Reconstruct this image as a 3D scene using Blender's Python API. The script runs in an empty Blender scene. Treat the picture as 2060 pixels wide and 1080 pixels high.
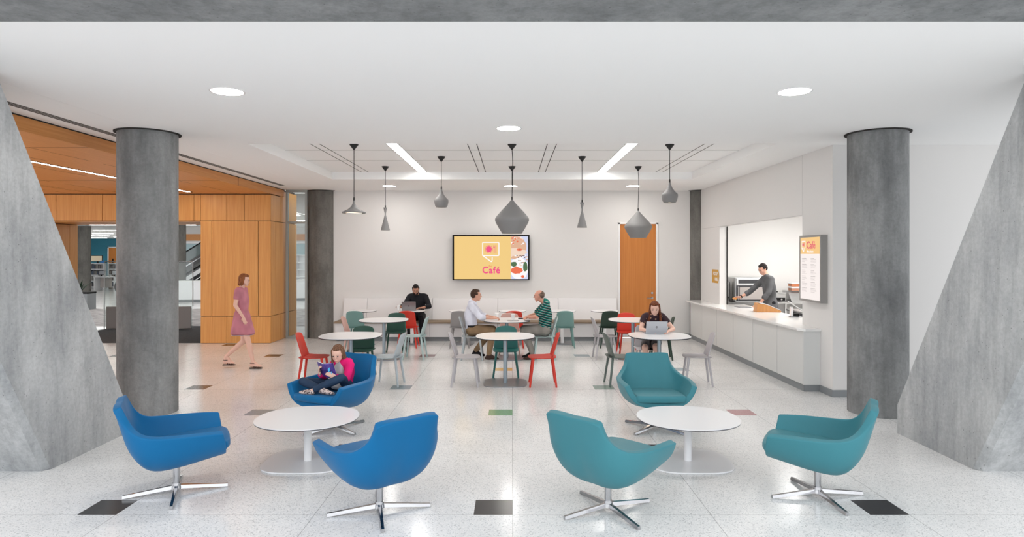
import bpy, bmesh, math, random
from mathutils import Vector, Matrix, Euler
random.seed(7)
SC = bpy.context.scene
COL = SC.collection
PI = math.pi
V = Vector

# ---------------------------------------------------------------- camera, world, exposure
cam_data = bpy.data.cameras.new('camera')
cam_data.sensor_width = 36.0
cam_data.lens = 1290.0 / 2060.0 * 36.0
cam_data.shift_y = -28.0 / 2060.0
cam_data.clip_end = 200
cam = bpy.data.objects.new('camera', cam_data)
cam.location = (0, 0, 2.0)
cam.rotation_euler = (PI / 2, 0, 0)
COL.objects.link(cam)
SC.camera = cam
w = bpy.data.worlds.new('daylight'); SC.world = w; w.use_nodes = True
w.node_tree.nodes['Background'].inputs[0].default_value = (0.94, 0.965, 1.0, 1)
w.node_tree.nodes['Background'].inputs[1].default_value = 1.5
SC.view_settings.view_transform = 'Standard'
SC.view_settings.look = 'None'
SC.view_settings.gamma = 1.0
SC.view_settings.use_curve_mapping = False
SC.view_settings.exposure = 0.58
try:
    SC.cycles.use_denoising = True
    SC.cycles.max_bounces = 10
    SC.cycles.diffuse_bounces = 6
    SC.cycles.sample_clamp_indirect = 6
except Exception:
    pass
DOWNLIGHT = 50.0      # emission of the round ceiling lights
LINEAR = 17.0         # emission of the linear ceiling lights

# ---------------------------------------------------------------- materials
MATS = {}
def mat(name, col, rough=0.5, metal=0.0, spec=0.5, emit=None, es=0.0, coat=0.0, alpha=None, trans=0.0):
    if name in MATS: return MATS[name]
    m = bpy.data.materials.new(name); m.use_nodes = True
    b = m.node_tree.nodes['Principled BSDF']
    b.inputs['Base Color'].default_value = (*col, 1)
    b.inputs['Roughness'].default_value = rough
    b.inputs['Metallic'].default_value = metal
    b.inputs['Specular IOR Level'].default_value = spec
    b.inputs['Coat Weight'].default_value = coat
    b.inputs['Transmission Weight'].default_value = trans
    if emit:
        b.inputs['Emission Color'].default_value = (*emit, 1)
        b.inputs['Emission Strength'].default_value = es
    MATS[name] = m
    return m

def nodes(m):
    return m.node_tree.nodes, m.node_tree.links, m.node_tree.nodes['Principled BSDF']

def add_noise(m, c1, c2, scale=(1, 1, 1), nscale=5, detail=6, lo=.35, hi=.65, bump=0.0, rough=.6, dist=0.02, coords='Object'):
    N, L, b = nodes(m)
    tc = N.new('ShaderNodeTexCoord'); mp = N.new('ShaderNodeMapping'); mp.inputs['Scale'].default_value = scale
    L.new(tc.outputs[coords], mp.inputs[0])
    n = N.new('ShaderNodeTexNoise'); n.inputs['Scale'].default_value = nscale; n.inputs['Detail'].default_value = detail
    n.inputs['Roughness'].default_value = rough
    L.new(mp.outputs[0], n.inputs['Vector'])
    r = N.new('ShaderNodeValToRGB'); r.color_ramp.elements[0].position = lo; r.color_ramp.elements[1].position = hi
    r.color_ramp.elements[0].color = (*c1, 1); r.color_ramp.elements[1].color = (*c2, 1)
    L.new(n.outputs[0], r.inputs[0]); L.new(r.outputs[0], b.inputs['Base Color'])
    if bump:
        bp = N.new('ShaderNodeBump'); bp.inputs['Strength'].default_value = bump; bp.inputs['Distance'].default_value = dist
        L.new(n.outputs[0], bp.inputs['Height']); L.new(bp.outputs[0], b.inputs['Normal'])
    return r, mp

def concrete(name, base, dark, streak=True, pits=True):
    m = mat(name, base, .75, spec=.3)
    N, L, b = nodes(m)
    tc = N.new('ShaderNodeTexCoord')
    def noise(scale, ns, det, rough=.6):
        mp = N.new('ShaderNodeMapping'); mp.inputs['Scale'].default_value = scale
        L.new(tc.outputs['Object'], mp.inputs[0])
        n = N.new('ShaderNodeTexNoise'); n.inputs['Scale'].default_value = ns; n.inputs['Detail'].default_value = det
        n.inputs['Roughness'].default_value = rough
        L.new(mp.outputs[0], n.inputs['Vector']); return n
    n1 = noise((1, 1, .55), 1.6, 8, .62); n2 = noise((3, 3, .35), 2.6, 6, .7); n3 = noise((1, 1, 1), 26, 8, .75)
    r1 = N.new('ShaderNodeValToRGB'); r1.color_ramp.elements[0].position = .3; r1.color_ramp.elements[1].position = .68
    r1.color_ramp.elements[0].color = (*dark, 1); r1.color_ramp.elements[1].color = (*base, 1)
    L.new(n1.outputs[0], r1.inputs[0])
    def mul(a, bfac, lo, hi, lo_v):
        r = N.new('ShaderNodeValToRGB'); r.color_ramp.elements[0].position = lo; r.color_ramp.elements[1].position = hi
        r.color_ramp.elements[0].color = (lo_v, lo_v, lo_v, 1); r.color_ramp.elements[1].color = (1, 1, 1, 1)
        L.new(bfac, r.inputs[0])
        mx = N.new('ShaderNodeMix'); mx.data_type = 'RGBA'; mx.blend_type = 'MULTIPLY'; mx.inputs[0].default_value = 1
        L.new(a, mx.inputs[6]); L.new(r.outputs[0], mx.inputs[7]); return mx.outputs[2]
    c = mul(r1.outputs[0], n2.outputs[0], .36, .56, .80)
    c = mul(c, n3.outputs[0], .38, .6, .84)
    if pits:
        vo = N.new('ShaderNodeTexVoronoi'); vo.inputs['Scale'].default_value = 17
        L.new(tc.outputs['Object'], vo.inputs['Vector'])
        c = mul(c, vo.outputs['Distance'], .06, .10, .5)
    L.new(c, b.inputs['Base Color'])
    bp = N.new('ShaderNodeBump'); bp.inputs['Strength'].default_value = .35; bp.inputs['Distance'].default_value = .01
    L.new(n3.outputs[0], bp.inputs['Height']); L.new(bp.outputs[0], b.inputs['Normal'])
    return m

def wood(name, c1, c2, axis='z', scale=1.0, rough=.42):
    m = mat(name, c1, rough, spec=.4)
    s = {'z': (26, 26, .7), 'y': (26, .7, 26), 'x': (.7, 26, 26)}[axis]
    add_noise(m, c1, c2, tuple(v * scale for v in s), 1.6, 5, .3, .72)
    return m

M = {}
M['wall'] = mat('white_wall_paint', (.75, .735, .72), .8, spec=.2)
M['ceil'] = mat('ceiling_paint', (.90, .90, .895), .85, spec=.15)
M['gap'] = mat('dark_gap', (.02, .018, .016), .9)
M['white'] = mat('white_laminate', (.84, .84, .85), .25)
M['bench'] = mat('bench_white', (.78, .765, .765), .5)
M['benchtop'] = mat('bench_brown_pad', (.27, .2, .14), .8)
M['quartz'] = mat('white_quartz', (.84, .84, .83), .15)
M['cabinet'] = mat('pale_grey_laminate', (.68, .69, .68), .45)
M['base'] = mat('grey_rubber_base', (.24, .255, .265), .6)
M['conc_col'] = concrete('column_concrete', (.37, .375, .375), (.155, .16, .163), pits=False)
M['conc_back'] = concrete('brown_column_concrete', (.25, .24, .22), (.115, .11, .10), pits=False)
M['conc_strut'] = concrete('strut_concrete', (.58, .59, .59), (.33, .345, .355))
M['conc_beam'] = concrete('beam_concrete', (.30, .31, .315), (.17, .18, .185))
M['wood'] = wood('maple_panel', (.61, .26, .062), (.74, .37, .108))
M['woodceil'] = wood('maple_ceiling', (.58, .235, .065), (.70, .32, .105), 'y')
M['doorwood'] = wood('door_wood', (.50, .17, .032), (.60, .225, .05), 'z', .6)
M['counterwood'] = wood('light_oak', (.56, .25, .08), (.68, .33, .12), 'z')
M['chrome'] = mat('polished_chrome', (.46, .46, .47), .1, 1.0)
M['steel'] = mat('brushed_steel', (.55, .55, .55), .3, 1.0)
M['darksteel'] = mat('dark_appliance', (.05, .05, .055), .35)
M['black'] = mat('black_plastic', (.010, .010, .010), .5, spec=.15)
M['edge'] = mat('black_edge', (.025, .025, .03), .5)
M['bluepole'] = mat('satin_table_pole', (.33, .39, .43), .35, .6)
M['plate'] = mat('grey_base_plate', (.30, .31, .33), .3, .5)
M['pend'] = mat('grey_pendant', (.21, .205, .205), .55)
M['lampgold'] = mat('pendant_inner', (.7, .6, .5), .5, emit=(1, .82, .62), es=3.0)
M['cord'] = mat('black_cord', (.01, .01, .01), .6)
M['light'] = mat('downlight_emitter', (1, 1, 1), .5, emit=(1, .965, .92), es=DOWNLIGHT)
M['lin'] = mat('linear_emitter', (1, 1, 1), .5, emit=(1, .97, .93), es=LINEAR)
M['lib'] = mat('library_light_emitter', (1, 1, 1), .5, emit=(1, .98, .95), es=13)
M['frame'] = mat('grey_green_frame', (.36, .385, .375), .45, .2)
M['teal_wall'] = mat('teal_wall_paint', (.04, .21, .30), .8)
M['cup'] = mat('white_paper', (.85, .85, .84), .6)
M['skin'] = mat('skin', (.62, .33, .235), .5)
M['skin_tan'] = mat('tan_skin', (.45, .22, .145), .5)
M['skin_fair'] = mat('fair_skin', (.76, .47, .37), .5)
M['skin_ruddy'] = mat('ruddy_skin', (.66, .32, .23), .5)
M['lip'] = mat('lips', (.52, .20, .17), .5)
M['eyewhite'] = mat('eye_white', (.6, .55, .52), .3)
M['eye'] = mat('eye', (.03, .02, .02), .2)
M['brow'] = mat('brow', (.05, .03, .02), .8)
for k, c in dict(shirt_black=(.012, .012, .016), shirt_white=(.68, .69, .78), khaki=(.26, .17, .095), greytrouser=(.24, .225, .205),
                 trouser_black=(.010, .010, .013), shoe_brown=(.06, .035, .028), shoe_black=(.012, .012, .014), top_plum=(.035, .012, .018),
                 shorts_grey=(.10, .09, .09), hair_dark=(.015, .011, .01), hair_brown=(.055, .03, .02), hair_auburn=(.15, .045, .02),
                 hair_grey=(.16, .11, .085), hair_girl=(.17, .085, .05), shirt_grey=(.11, .11, .115), pink=(.72, .012, .16), tee=(.42, .42, .44),
                 jeans=(.022, .045, .09), sandal=(.55, .42, .36), dress=(.52, .20, .25), dress_trim=(.7, .6, .68), hair_ginger=(.25, .09, .035)).items():
    M[k] = mat(k, c, .8, spec=.25)
for k, c in dict(red=(.62, .04, .022), red2=(.60, .028, .02), green=(.022, .075, .055), tealgreen=(.018, .13, .12), lilac=(.47, .45, .47),
                 ice=(.42, .47, .50), pale_teal=(.17, .31, .29), pinkish=(.60, .37, .32), grey=(.29, .28, .28), mint=(.42, .54, .54),
                 olive=(.11, .14, .125), forest=(.022, .048, .034)).items():
    M['c_' + k] = mat('chair_' + k, c, .45, spec=.4)
for k in ('hair_dark', 'hair_brown', 'hair_auburn', 'hair_grey', 'hair_girl', 'hair_ginger'):
    c = tuple(M[k].node_tree.nodes['Principled BSDF'].inputs['Base Color'].default_value)[:3]
    add_noise(M[k], tuple(v * .55 for v in c), tuple(min(1, v * 1.5) for v in c), (70, 70, 5), 1.5, 4, .3, .7, .4, .01)
for k in ('shirt_white', 'shirt_black', 'shirt_grey', 'pink', 'khaki', 'greytrouser', 'jeans', 'dress', 'trouser_black', 'tee'):
    c = tuple(M[k].node_tree.nodes['Principled BSDF'].inputs['Base Color'].default_value)[:3]
    add_noise(M[k], tuple(v * .88 for v in c), tuple(min(1, v * 1.1) for v in c), (1, 1, .8), 9, 2, .3, .7, .6, .025)
def leather(name, c1):
    m = mat(name, c1, .48, spec=.22)
    N, L, b = nodes(m)
    n = N.new('ShaderNodeTexNoise'); n.inputs['Scale'].default_value = 160
    bp = N.new('ShaderNodeBump'); bp.inputs['Strength'].default_value = .08; bp.inputs['Distance'].default_value = .004
    L.new(n.outputs[0], bp.inputs['Height']); L.new(bp.outputs[0], b.inputs['Normal'])
    b.inputs['Sheen Weight'].default_value = .05
    return m
M['blue'] = leather('blue_leather', (.0, .125, .31))
M['teal'] = leather('teal_leather', (.048, .21, .25))

def floor_mat():
    m = mat('terrazzo', (.7, .7, .7), .16, spec=.5)
    N, L, b = nodes(m)
    tc = N.new('ShaderNodeTexCoord')
    vo = N.new('ShaderNodeTexVoronoi'); vo.inputs['Scale'].default_value = 130
    L.new(tc.outputs['Object'], vo.inputs['Vector'])
    r = N.new('ShaderNodeValToRGB'); cr = r.color_ramp
    cr.elements[0].position = 0; cr.elements[0].color = (.52, .525, .525, 1)
    cr.elements[1].position = .09; cr.elements[1].color = (.76, .76, .755, 1)
    e = cr.elements.new(.55); e.color = (.82, .815, .805, 1)
    e = cr.elements.new(.8); e.color = (.87, .86, .845, 1)
    sp = N.new('ShaderNodeSeparateColor'); L.new(vo.outputs['Color'], sp.inputs[0])
    L.new(sp.outputs[0], r.inputs[0])
    cr.interpolation = 'CONSTANT'
    n = N.new('ShaderNodeTexNoise'); n.inputs['Scale'].default_value = 1.3; n.inputs['Detail'].default_value = 4
    L.new(tc.outputs['Object'], n.inputs['Vector'])
    mr = N.new('ShaderNodeMapRange'); mr.inputs[1].default_value = .3; mr.inputs[2].default_value = .7
    mr.inputs[3].default_value = .93; mr.inputs[4].default_value = 1.03
    L.new(n.outputs[0], mr.inputs[0])
    # joints every 1.525 m
    sx = N.new('ShaderNodeSeparateXYZ'); L.new(tc.outputs['Object'], sx.inputs[0])
    def joint(sock, off):
        a = N.new('ShaderNodeMath'); a.operation = 'ADD'; a.inputs[1].default_value = off; L.new(sock, a.inputs[0])
        d = N.new('ShaderNodeMath'); d.operation = 'DIVIDE'; d.inputs[1].default_value = 1.525; L.new(a.outputs[0], d.inputs[0])
        f = N.new('ShaderNodeMath'); f.operation = 'FRACT'; L.new(d.outputs[0], f.inputs[0])
        c = N.new('ShaderNodeMath'); c.operation = 'COMPARE'; c.inputs[1].default_value = .5; c.inputs[2].default_value = .0019
        L.new(f.outputs[0], c.inputs[0]); return c.outputs[0]
    jx = joint(sx.outputs[0], .7625 + 152.5 - .005); jy = joint(sx.outputs[1], .7625 + 152.5 - 4.93)
    mx = N.new('ShaderNodeMath'); mx.operation = 'MAXIMUM'; L.new(jx, mx.inputs[0]); L.new(jy, mx.inputs[1])
    k = N.new('ShaderNodeMath'); k.operation = 'MULTIPLY_ADD'; k.inputs[1].default_value = -.45; k.inputs[2].default_value = 1
    L.new(mx.outputs[0], k.inputs[0])
    k2 = N.new('ShaderNodeMath'); k2.operation = 'MULTIPLY'; L.new(k.outputs[0], k2.inputs[0]); L.new(mr.outputs[0], k2.inputs[1])
    mm = N.new('ShaderNodeVectorMath'); mm.operation = 'SCALE'
    L.new(r.outputs[0], mm.inputs[0]); L.new(k2.outputs[0], mm.inputs['Scale'])
    L.new(mm.outputs[0], b.inputs['Base Color'])
    return m
M['floor'] = floor_mat()
def accent(name, c):
    m = mat(name, c, .2)
    c2 = tuple(min(1, v * 1.5 + .03) for v in c)
    add_noise(m, c, c2, (1, 1, 1), 90, 2, .5, .75)
    return m
ACC = {'k': accent('black_tile', (.022, .023, .026)), 'g': accent('green_tile', (.20, .34, .20)), 'b': accent('blue_grey_tile', (.24, .30, .33)),
       'p': accent('rose_tile', (.40, .20, .21)), 'y': accent('yellow_tile', (.60, .38, .12)), 't': accent('sage_tile', (.25, .33, .29)),
       'm': accent('mauve_tile', (.28, .20, .20))}
M['mat'] = mat('charcoal_mat', (.03, .03, .032), .95); add_noise(M['mat'], (.018, .018, .02), (.05, .05, .052), (4, 30, 1), 3, 3, .4, .6)
M['carpet'] = mat('mottled_carpet', (.4, .4, .4), .9); add_noise(M['carpet'], (.16, .15, .15), (.62, .59, .58), (1.2, 9, 1), 2.2, 5, .42, .58)
def glass():
    m = bpy.data.materials.new('clear_glass'); m.use_nodes = True
    N, L = m.node_tree.nodes, m.node_tree.links
    N.clear(); o = N.new('ShaderNodeOutputMaterial'); t = N.new('ShaderNodeBsdfTransparent'); g = N.new('ShaderNodeBsdfGlossy')
    g.inputs['Roughness'].default_value = .02
    t.inputs[0].default_value = (.93, .96, .95, 1)
    mx = N.new('ShaderNodeMixShader'); fr = N.new('ShaderNodeFresnel'); fr.inputs[0].default_value = 1.45
    L.new(fr.outputs[0], mx.inputs[0]); L.new(t.outputs[0], mx.inputs[1]); L.new(g.outputs[0], mx.inputs[2]); L.new(mx.outputs[0], o.inputs[0])
    return m
M['glass'] = glass()

# ---------------------------------------------------------------- mesh helpers
class MB:
    def __init__(s): s.bm = bmesh.new(); s.mi = 0
    def _tag(s, faces):
        for f in faces: f.material_index = s.mi
    def box(s, x0, x1, y0, y1, z0, z1, bev=0):
        vs = [s.bm.verts.new((x, y, z)) for x in (x0, x1) for y in (y0, y1) for z in (z0, z1)]
        idx = [(0, 1, 3, 2), (4, 6, 7, 5), (0, 4, 5, 1), (2, 3, 7, 6), (0, 2, 6, 4), (1, 5, 7, 3)]
        fs = [s.bm.faces.new([vs[i] for i in q]) for q in idx]
        s._tag(fs)
        if bev:
            es = list({e for f in fs for e in f.edges})
            r = bmesh.ops.bevel(s.bm, geom=es, offset=bev, segments=2, affect='EDGES', profile=.5)
            s._tag(r['faces'])
        return s
    def quad(s, *pts):
        f = s.bm.faces.new([s.bm.verts.new(p) for p in pts]); f.material_index = s.mi; return s
    def tube(s, p0, p1, r0, r1=None, seg=14, cap=True):
        r1 = r0 if r1 is None else r1
        p0, p1 = V(p0), V(p1); d = (p1 - p0).normalized()
        a = d.orthogonal().normalized(); b = d.cross(a)
        A = [s.bm.verts.new(p0 + (a * math.cos(t) + b * math.sin(t)) * r0) for t in [2 * PI * i / seg for i in range(seg)]]
        B = [s.bm.verts.new(p1 + (a * math.cos(t) + b * math.sin(t)) * r1) for t in [2 * PI * i / seg for i in range(seg)]]
        fs = [s.bm.faces.new((A[i], A[(i + 1) % seg], B[(i + 1) % seg], B[i])) for i in range(seg)]
        if cap: fs += [s.bm.faces.new(A[::-1]), s.bm.faces.new(B)]
        s._tag(fs); return s
    def path(s, pts, r, seg=8):
        for i in range(len(pts) - 1): s.tube(pts[i], pts[i + 1], r, r, seg)
        return s
    def lathe(s, prof, c=(0, 0, 0), seg=40, close=False):
        rings = []
        for (r, z) in prof:
            if r < 1e-5: rings.append([s.bm.verts.new((c[0], c[1], c[2] + z))])
            else: rings.append([s.bm.verts.new((c[0] + r * math.cos(2 * PI * i / seg), c[1] + r * math.sin(2 * PI * i / seg), c[2] + z)) for i in range(seg)])
        for a, b in zip(rings, rings[1:]):
            for i in range(seg):
                j = (i + 1) % seg
                q = [a[0]] if len(a) == 1 else [a[i], a[j]]
                q += [b[0]] if len(b) == 1 else [b[j], b[i]]
                if len(q) > 2: s.bm.faces.new(q).material_index = s.mi
        return s
    def prism(s, poly, z0, z1, bev=0, axis='z'):
        mp = {'z': lambda p, h: (p[0], p[1], h), 'y': lambda p, h: (p[0], h, p[1]), 'x': lambda p, h: (h, p[0], p[1])}[axis]
        A = [s.bm.verts.new(mp(p, z0)) for p in poly]; B = [s.bm.verts.new(mp(p, z1)) for p in poly]
        n = len(poly)
        fs = [s.bm.faces.new((A[i], A[(i + 1) % n], B[(i + 1) % n], B[i])) for i in range(n)]
        top = s.bm.faces.new(B); bot = s.bm.faces.new(A[::-1]); fs += [top, bot]
        s._tag(fs)
        if bev:
            r = bmesh.ops.bevel(s.bm, geom=list(set(list(top.edges) + list(bot.edges))), offset=bev, segments=2, affect='EDGES')
            s._tag(r['faces'])
        return s
    def hull(s, spheres, sub=2):
        tmp = bmesh.new()
        for (p, r) in spheres:
            rr = r if isinstance(r, (tuple, list)) else (r, r, r)
            bmesh.ops.create_icosphere(tmp, subdivisions=sub, radius=1, matrix=Matrix.Translation(V(p)) @ Matrix.Diagonal((*rr, 1)))
        h = bmesh.ops.convex_hull(tmp, input=tmp.verts[:])
        bmesh.ops.delete(tmp, geom=list({g for g in h['geom_interior'] + h['geom_unused'] if isinstance(g, bmesh.types.BMVert)}), context='VERTS')
        me = bpy.data.meshes.new('t'); tmp.to_mesh(me); tmp.free()
        n = len(s.bm.faces); s.bm.from_mesh(me); bpy.data.meshes.remove(me)
        s.bm.faces.ensure_lookup_table()
        s._tag(s.bm.faces[n:]); return s
    def xf(s, mtx): bmesh.ops.transform(s.bm, matrix=mtx, verts=s.bm.verts[:]); return s
    def build(s, name, mats, parent=None, smooth=False, angle=35):
        bmesh.ops.recalc_face_normals(s.bm, faces=s.bm.faces[:])
        me = bpy.data.meshes.new(name); s.bm.to_mesh(me); s.bm.free()
        for m in (mats if isinstance(mats, (list, tuple)) else [mats]): me.materials.append(M[m] if isinstance(m, str) else m)
        if smooth:
            for p in me.polygons: p.use_smooth = True
            if angle < 180:
                try: me.set_sharp_from_angle(angle=math.radians(angle))
                except Exception: pass
        o = bpy.data.objects.new(name, me); COL.objects.link(o)
        if parent: o.parent = parent
        return o

def tag(o, label=None, cat=None, group=None, kind=None):
    if label: o['label'] = label
    if cat: o['category'] = cat
    if group: o['group'] = group
    if kind: o['kind'] = kind
    return o
def thing(name, label, cat, loc=(0, 0, 0), rz=0, group=None):
    o = bpy.data.objects.new(name, None); COL.objects.link(o)
    o.location = loc; o.rotation_euler = (0, 0, rz); o.empty_display_size = .1
    return tag(o, label, cat, group)
def kids(o): return [c for c in bpy.data.objects if c.parent == o]
def dup(root, loc, rz, label=None, group=None, swap=None):
    r = root.copy(); COL.objects.link(r); r.location = loc; r.rotation_euler = (0, 0, rz)
    if label: r['label'] = label
    if group: r['group'] = group
    def rec(a, b):
        for ch in kids(a):
            c = ch.copy(); COL.objects.link(c); c.parent = b
            if swap and c.type == 'MESH' and any(sl.material and sl.material.name in swap for sl in c.material_slots):
                for i, sl in enumerate(c.material_slots):
                    if sl.material.name in swap:
                        sl.link = 'OBJECT'; sl.material = swap[c.data.materials[i].name]
            rec(ch, c)
    rec(root, r); return r
def struct(o): o['kind'] = 'structure'; return o
def apply_mods(o):
    dg = bpy.context.evaluated_depsgraph_get()
    me = bpy.data.meshes.new_from_object(o.evaluated_get(dg), depsgraph=dg)
    o.modifiers.clear(); old = o.data; o.data = me; me.name = old.name; bpy.data.meshes.remove(old)
    return o
def superellipse(a, b, n=2.5, k=64, cx=0, cy=0):
    out = []
    for i in range(k):
        t = 2 * PI * i / k; c, s_ = math.cos(t), math.sin(t)
        out.append((cx + a * math.copysign(abs(c) ** (2 / n), c), cy + b * math.copysign(abs(s_) ** (2 / n), s_)))
    return out
def text_mesh(name, body, size, mtx, m, parent=None, depth=.001, offset=0.0, align='CENTER', xs=1.0):
    cu = bpy.data.curves.new(name, 'FONT'); cu.body = body; cu.size = size; cu.extrude = depth; cu.offset = offset
    cu.align_x = align; cu.resolution_u = 3; cu.space_character = 1.12 if offset > .003 else 1.0
    o = bpy.data.objects.new('tmp', cu); COL.objects.link(o)
    bpy.context.view_layer.update()
    dg = bpy.context.evaluated_depsgraph_get()
    me = bpy.data.meshes.new_from_object(o.evaluated_get(dg)); bpy.data.objects.remove(o)
    me.name = name; me.transform(mtx @ Matrix.Diagonal((xs, 1, 1, 1)))
    me.materials.clear(); me.materials.append(M[m] if isinstance(m, str) else m)
    r = bpy.data.objects.new(name, me); COL.objects.link(r)
    if parent: r.parent = parent
    return r

# ================================================================ SETTING
H = 3.54
# ---- floor (accent tiles are inlaid in it)
T = 1.525
tiles = [(-3.05, 4.93, 'k'), (0, 4.93, 'k'), (3.05, 4.93, 'k'), (-1.525, 6.455, 'k'), (1.525, 6.455, 'k'),
         (-3.05, 7.98, 'b'), (0, 7.98, 'g'), (3.05, 7.98, 'p'), (-4.575, 9.505, 'k'), (-1.525, 9.505, 'b'), (1.525, 9.505, 't'),
         (-3.05, 11.03, 'm'), (0, 11.03, 'y'), (3.05, 11.03, 'b'), (-4.575, 12.555, 'k'), (-7.625, 12.555, 'k'), (-1.525, 12.555, 'm'), (1.525, 12.555, 'b'),
         (-6.1, 14.08, 'k'), (-3.05, 14.08, 'b'), (0, 14.08, 'm')]
mb = MB()
xs = sorted({-46.0, 22.0} | {x + .005 for x, _, _ in tiles} | {x + .005 - .3 for x, _, _ in tiles})
ys = sorted({-14.0, 66.0} | {y for _, y, _ in tiles} | {y + .3 for _, y, _ in tiles})  # near end extended unseen behind the camera to bounce light onto the ceiling
akeys = list(ACC)
gv = {(i, j): mb.bm.verts.new((x, y, 0)) for i, x in enumerate(xs) for j, y in enumerate(ys)}
for i in range(len(xs) - 1):
    for j in range(len(ys) - 1):
        f = mb.bm.faces.new((gv[i, j], gv[i + 1, j], gv[i + 1, j + 1], gv[i, j + 1]))
        cx, cy = (xs[i] + xs[i + 1]) / 2, (ys[j] + ys[j + 1]) / 2
        for (tx, ty, k) in tiles:
            if tx - .295 < cx < tx + .005 and ty < cy < ty + .3: f.material_index = 1 + akeys.index(k)
struct(mb.build('floor', ['floor'] + [ACC[k] for k in akeys]))

# ---- white ceiling with the recessed tray
RX, RY0, RY1, RZ = 3.68, 8.91, 13.13, 3.69
mb = MB()
mb.box(-5.42, -4.553, 3.9, 15.5, H, H + .25)
mb.box(-4.55, -RX, 3.9, 15.5, H, H + .25); mb.box(RX, 9.5, 3.9, 15.5, H, H + .25)
mb.box(-RX, RX, 3.9, RY0, H, H + .25); mb.box(-RX, RX, RY1, 15.5, H, H + .25)
mb.box(-RX, RX, RY0, RY1, RZ, RZ + .1)
mb.mi = 1
mb.box(-4.56, -4.54, 3.9, 15.5, H + .02, H + .03)
def strip(x0, x1, y0, y1, z=RZ): mb.box(x0, x1, y0, y1, z - .002, z + .001)
for x in (-3.08, -2.94, -.68, -.54, .54, .68, 2.94, 3.08): strip(x - .006, x + .006, 9.6, RY1)
mb.mi = 2
for y in (10.4, 11.5): strip(-RX, RX, y - .004, y + .004)
mb.mi = 1
for x in (-5.16, -5.12, -5.08): strip(x - .012, x + .012, 4.3, 14.35, H)
mb.mi = 2
strip(-5.18, -5.06, 4.3, 14.35, H + .0005)
M['joint'] = mat('ceiling_joint', (.45, .45, .44), .9)
struct(mb.build('ceiling', ['ceil', 'gap', 'joint']))

# ---- wood ceiling at the left and its fascia
mb = MB(); WZ = 3.37
mb.box(-13, -5.457, 3.9, 14.46, WZ, WZ + .1)
mb.box(-5.455, -5.425, 3.9, 15.28, WZ, H - .012)
mb.mi = 1
mb.box(-5.44, -5.415, 3.9, 15.28, H - .012, H)
for x in (-13 + i * .62 for i in range(12)):
    y = 4.0
    while y < 14:
        l = random.choice([1.2, 1.8, 2.4]); 
        if random.random() < .6: mb.box(x - .003, x + .003, y, min(y + l, 14.4), WZ - .001, WZ)
        y += l + .3
for x in (-12.2, -10.8, -9.4): mb.box(x - .003, x + .003, 4, 14.4, WZ - .001, WZ)
for y in (8.2, 11.9): mb.box(-13, -5.42, y - .003, y + .003, WZ - .001, WZ)
for y in (6.9, 10.1, 12.7): mb.box(-5.4245, -5.42, y - .003, y + .003, WZ, H - .01)
struct(mb.build('ceiling_wood', ['woodceil', 'gap']))

# ---- wood wall (portal) at the left
def panels(mb, face, rects, t=.02, g=.006):
    for (a0, a1, z0, z1) in rects:
        if face[0] == 'y': mb.box(a0 + g, a1 - g, face[1] - t, face[1], z0 + g, z1 - g)
        else: mb.box(face[1], face[1] + t, a0 + g, a1 - g, z0 + g, z1 - g)
px = lambda p, Y: (p - 1030) * Y / 1290.0
YF = 14.48
mb = MB()
hx = [-12.9, px(30, YF), px(114, YF), px(207, YF), px(300, YF), px(391, YF), px(404, YF), px(457, YF), px(492, YF), -5.44]
panels(mb, ('y', YF), [(hx[i], hx[i + 1], 2.76, 3.36) for i in range(len(hx) - 1)])
panels(mb, ('y', YF), [(px(404, YF), px(427, YF), .61, 2.76), (px(427, YF), px(520, YF), .61, 2.76), (px(520, YF), -5.44, .61, 2.76)])
panels(mb, ('y', YF), [(px(404, YF), px(457, YF), .0, .61), (px(457, YF), px(492, YF), 0, .61), (px(492, YF), -5.44, 0, .61)])
panels(mb, ('y', YF), [(-12.9, -10.9, .61, 2.76), (-12.9, -10.9, 0, .61)])
# side faces (looking +x): block corner, and the inner jamb of the portal
panels(mb, ('x', -5.46), [(14.46, 15.06, 2.76, 3.36), (15.06, 16.2, 2.76, 3.5), (14.46, 14.75, .61, 2.76), (14.75, 15.55, .61, 2.76), (15.55, 16.2, .61, 2.76),
                          (14.46, 15.06, 0, .61), (15.06, 16.2, 0, .61)])
panels(mb, ('x', -10.92), [(14.46, 15.8, 0, 2.74), (15.8, 16.1, 0, 2.74)])
# soffit under the header
mb.box(-10.9, -7.02, 14.46, 16.1, 2.745, 2.755)
mb.mi = 1
mb.box(-12.9, -5.462, YF, 16.1, 2.757, H)
mb.box(-12.9, -10.925, YF, 16.1, 0, 2.757)
mb.box(-7.02, -5.462, YF, 16.18, 0, 2.757)
struct(mb.build('wall_left', ['wood', 'gap']))

# ---- back wall, right wall with the service opening, wall beyond the right column
mb = MB()
mb.box(-4.75, 2.57, 15.45, 15.6, 0, H); mb.box(3.49, 8.0, 15.45, 15.6, 0, H); mb.box(2.57, 3.49, 15.45, 15.6, 2.75, H)
struct(mb.build('wall_back', 'wall'))
mb = MB(); X0, X1 = 4.5, 4.66; OY0, OY1, OZ0, OZ1 = 9.94, 13.9, .88, 2.61
mb.box(X0, X1, 9.0, OY0 - .003, 0, H); mb.box(X0, X1, OY1, 15.45, 0, OZ1 - .003)
mb.box(X0, X1, OY0 - .003, 15.45, OZ1, H); mb.box(X0, X1, OY0 - .003, OY1, 0, OZ0)
mb.box(X0 + .04, X1 - .02, OY0, 15.45, OZ1 - .003, OZ1)
mb.mi = 1
mb.box(X0 + .15, X1 + .01, OY1 - .02, OY1 + .001, OZ0, OZ1)
mb.mi = 2
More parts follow.
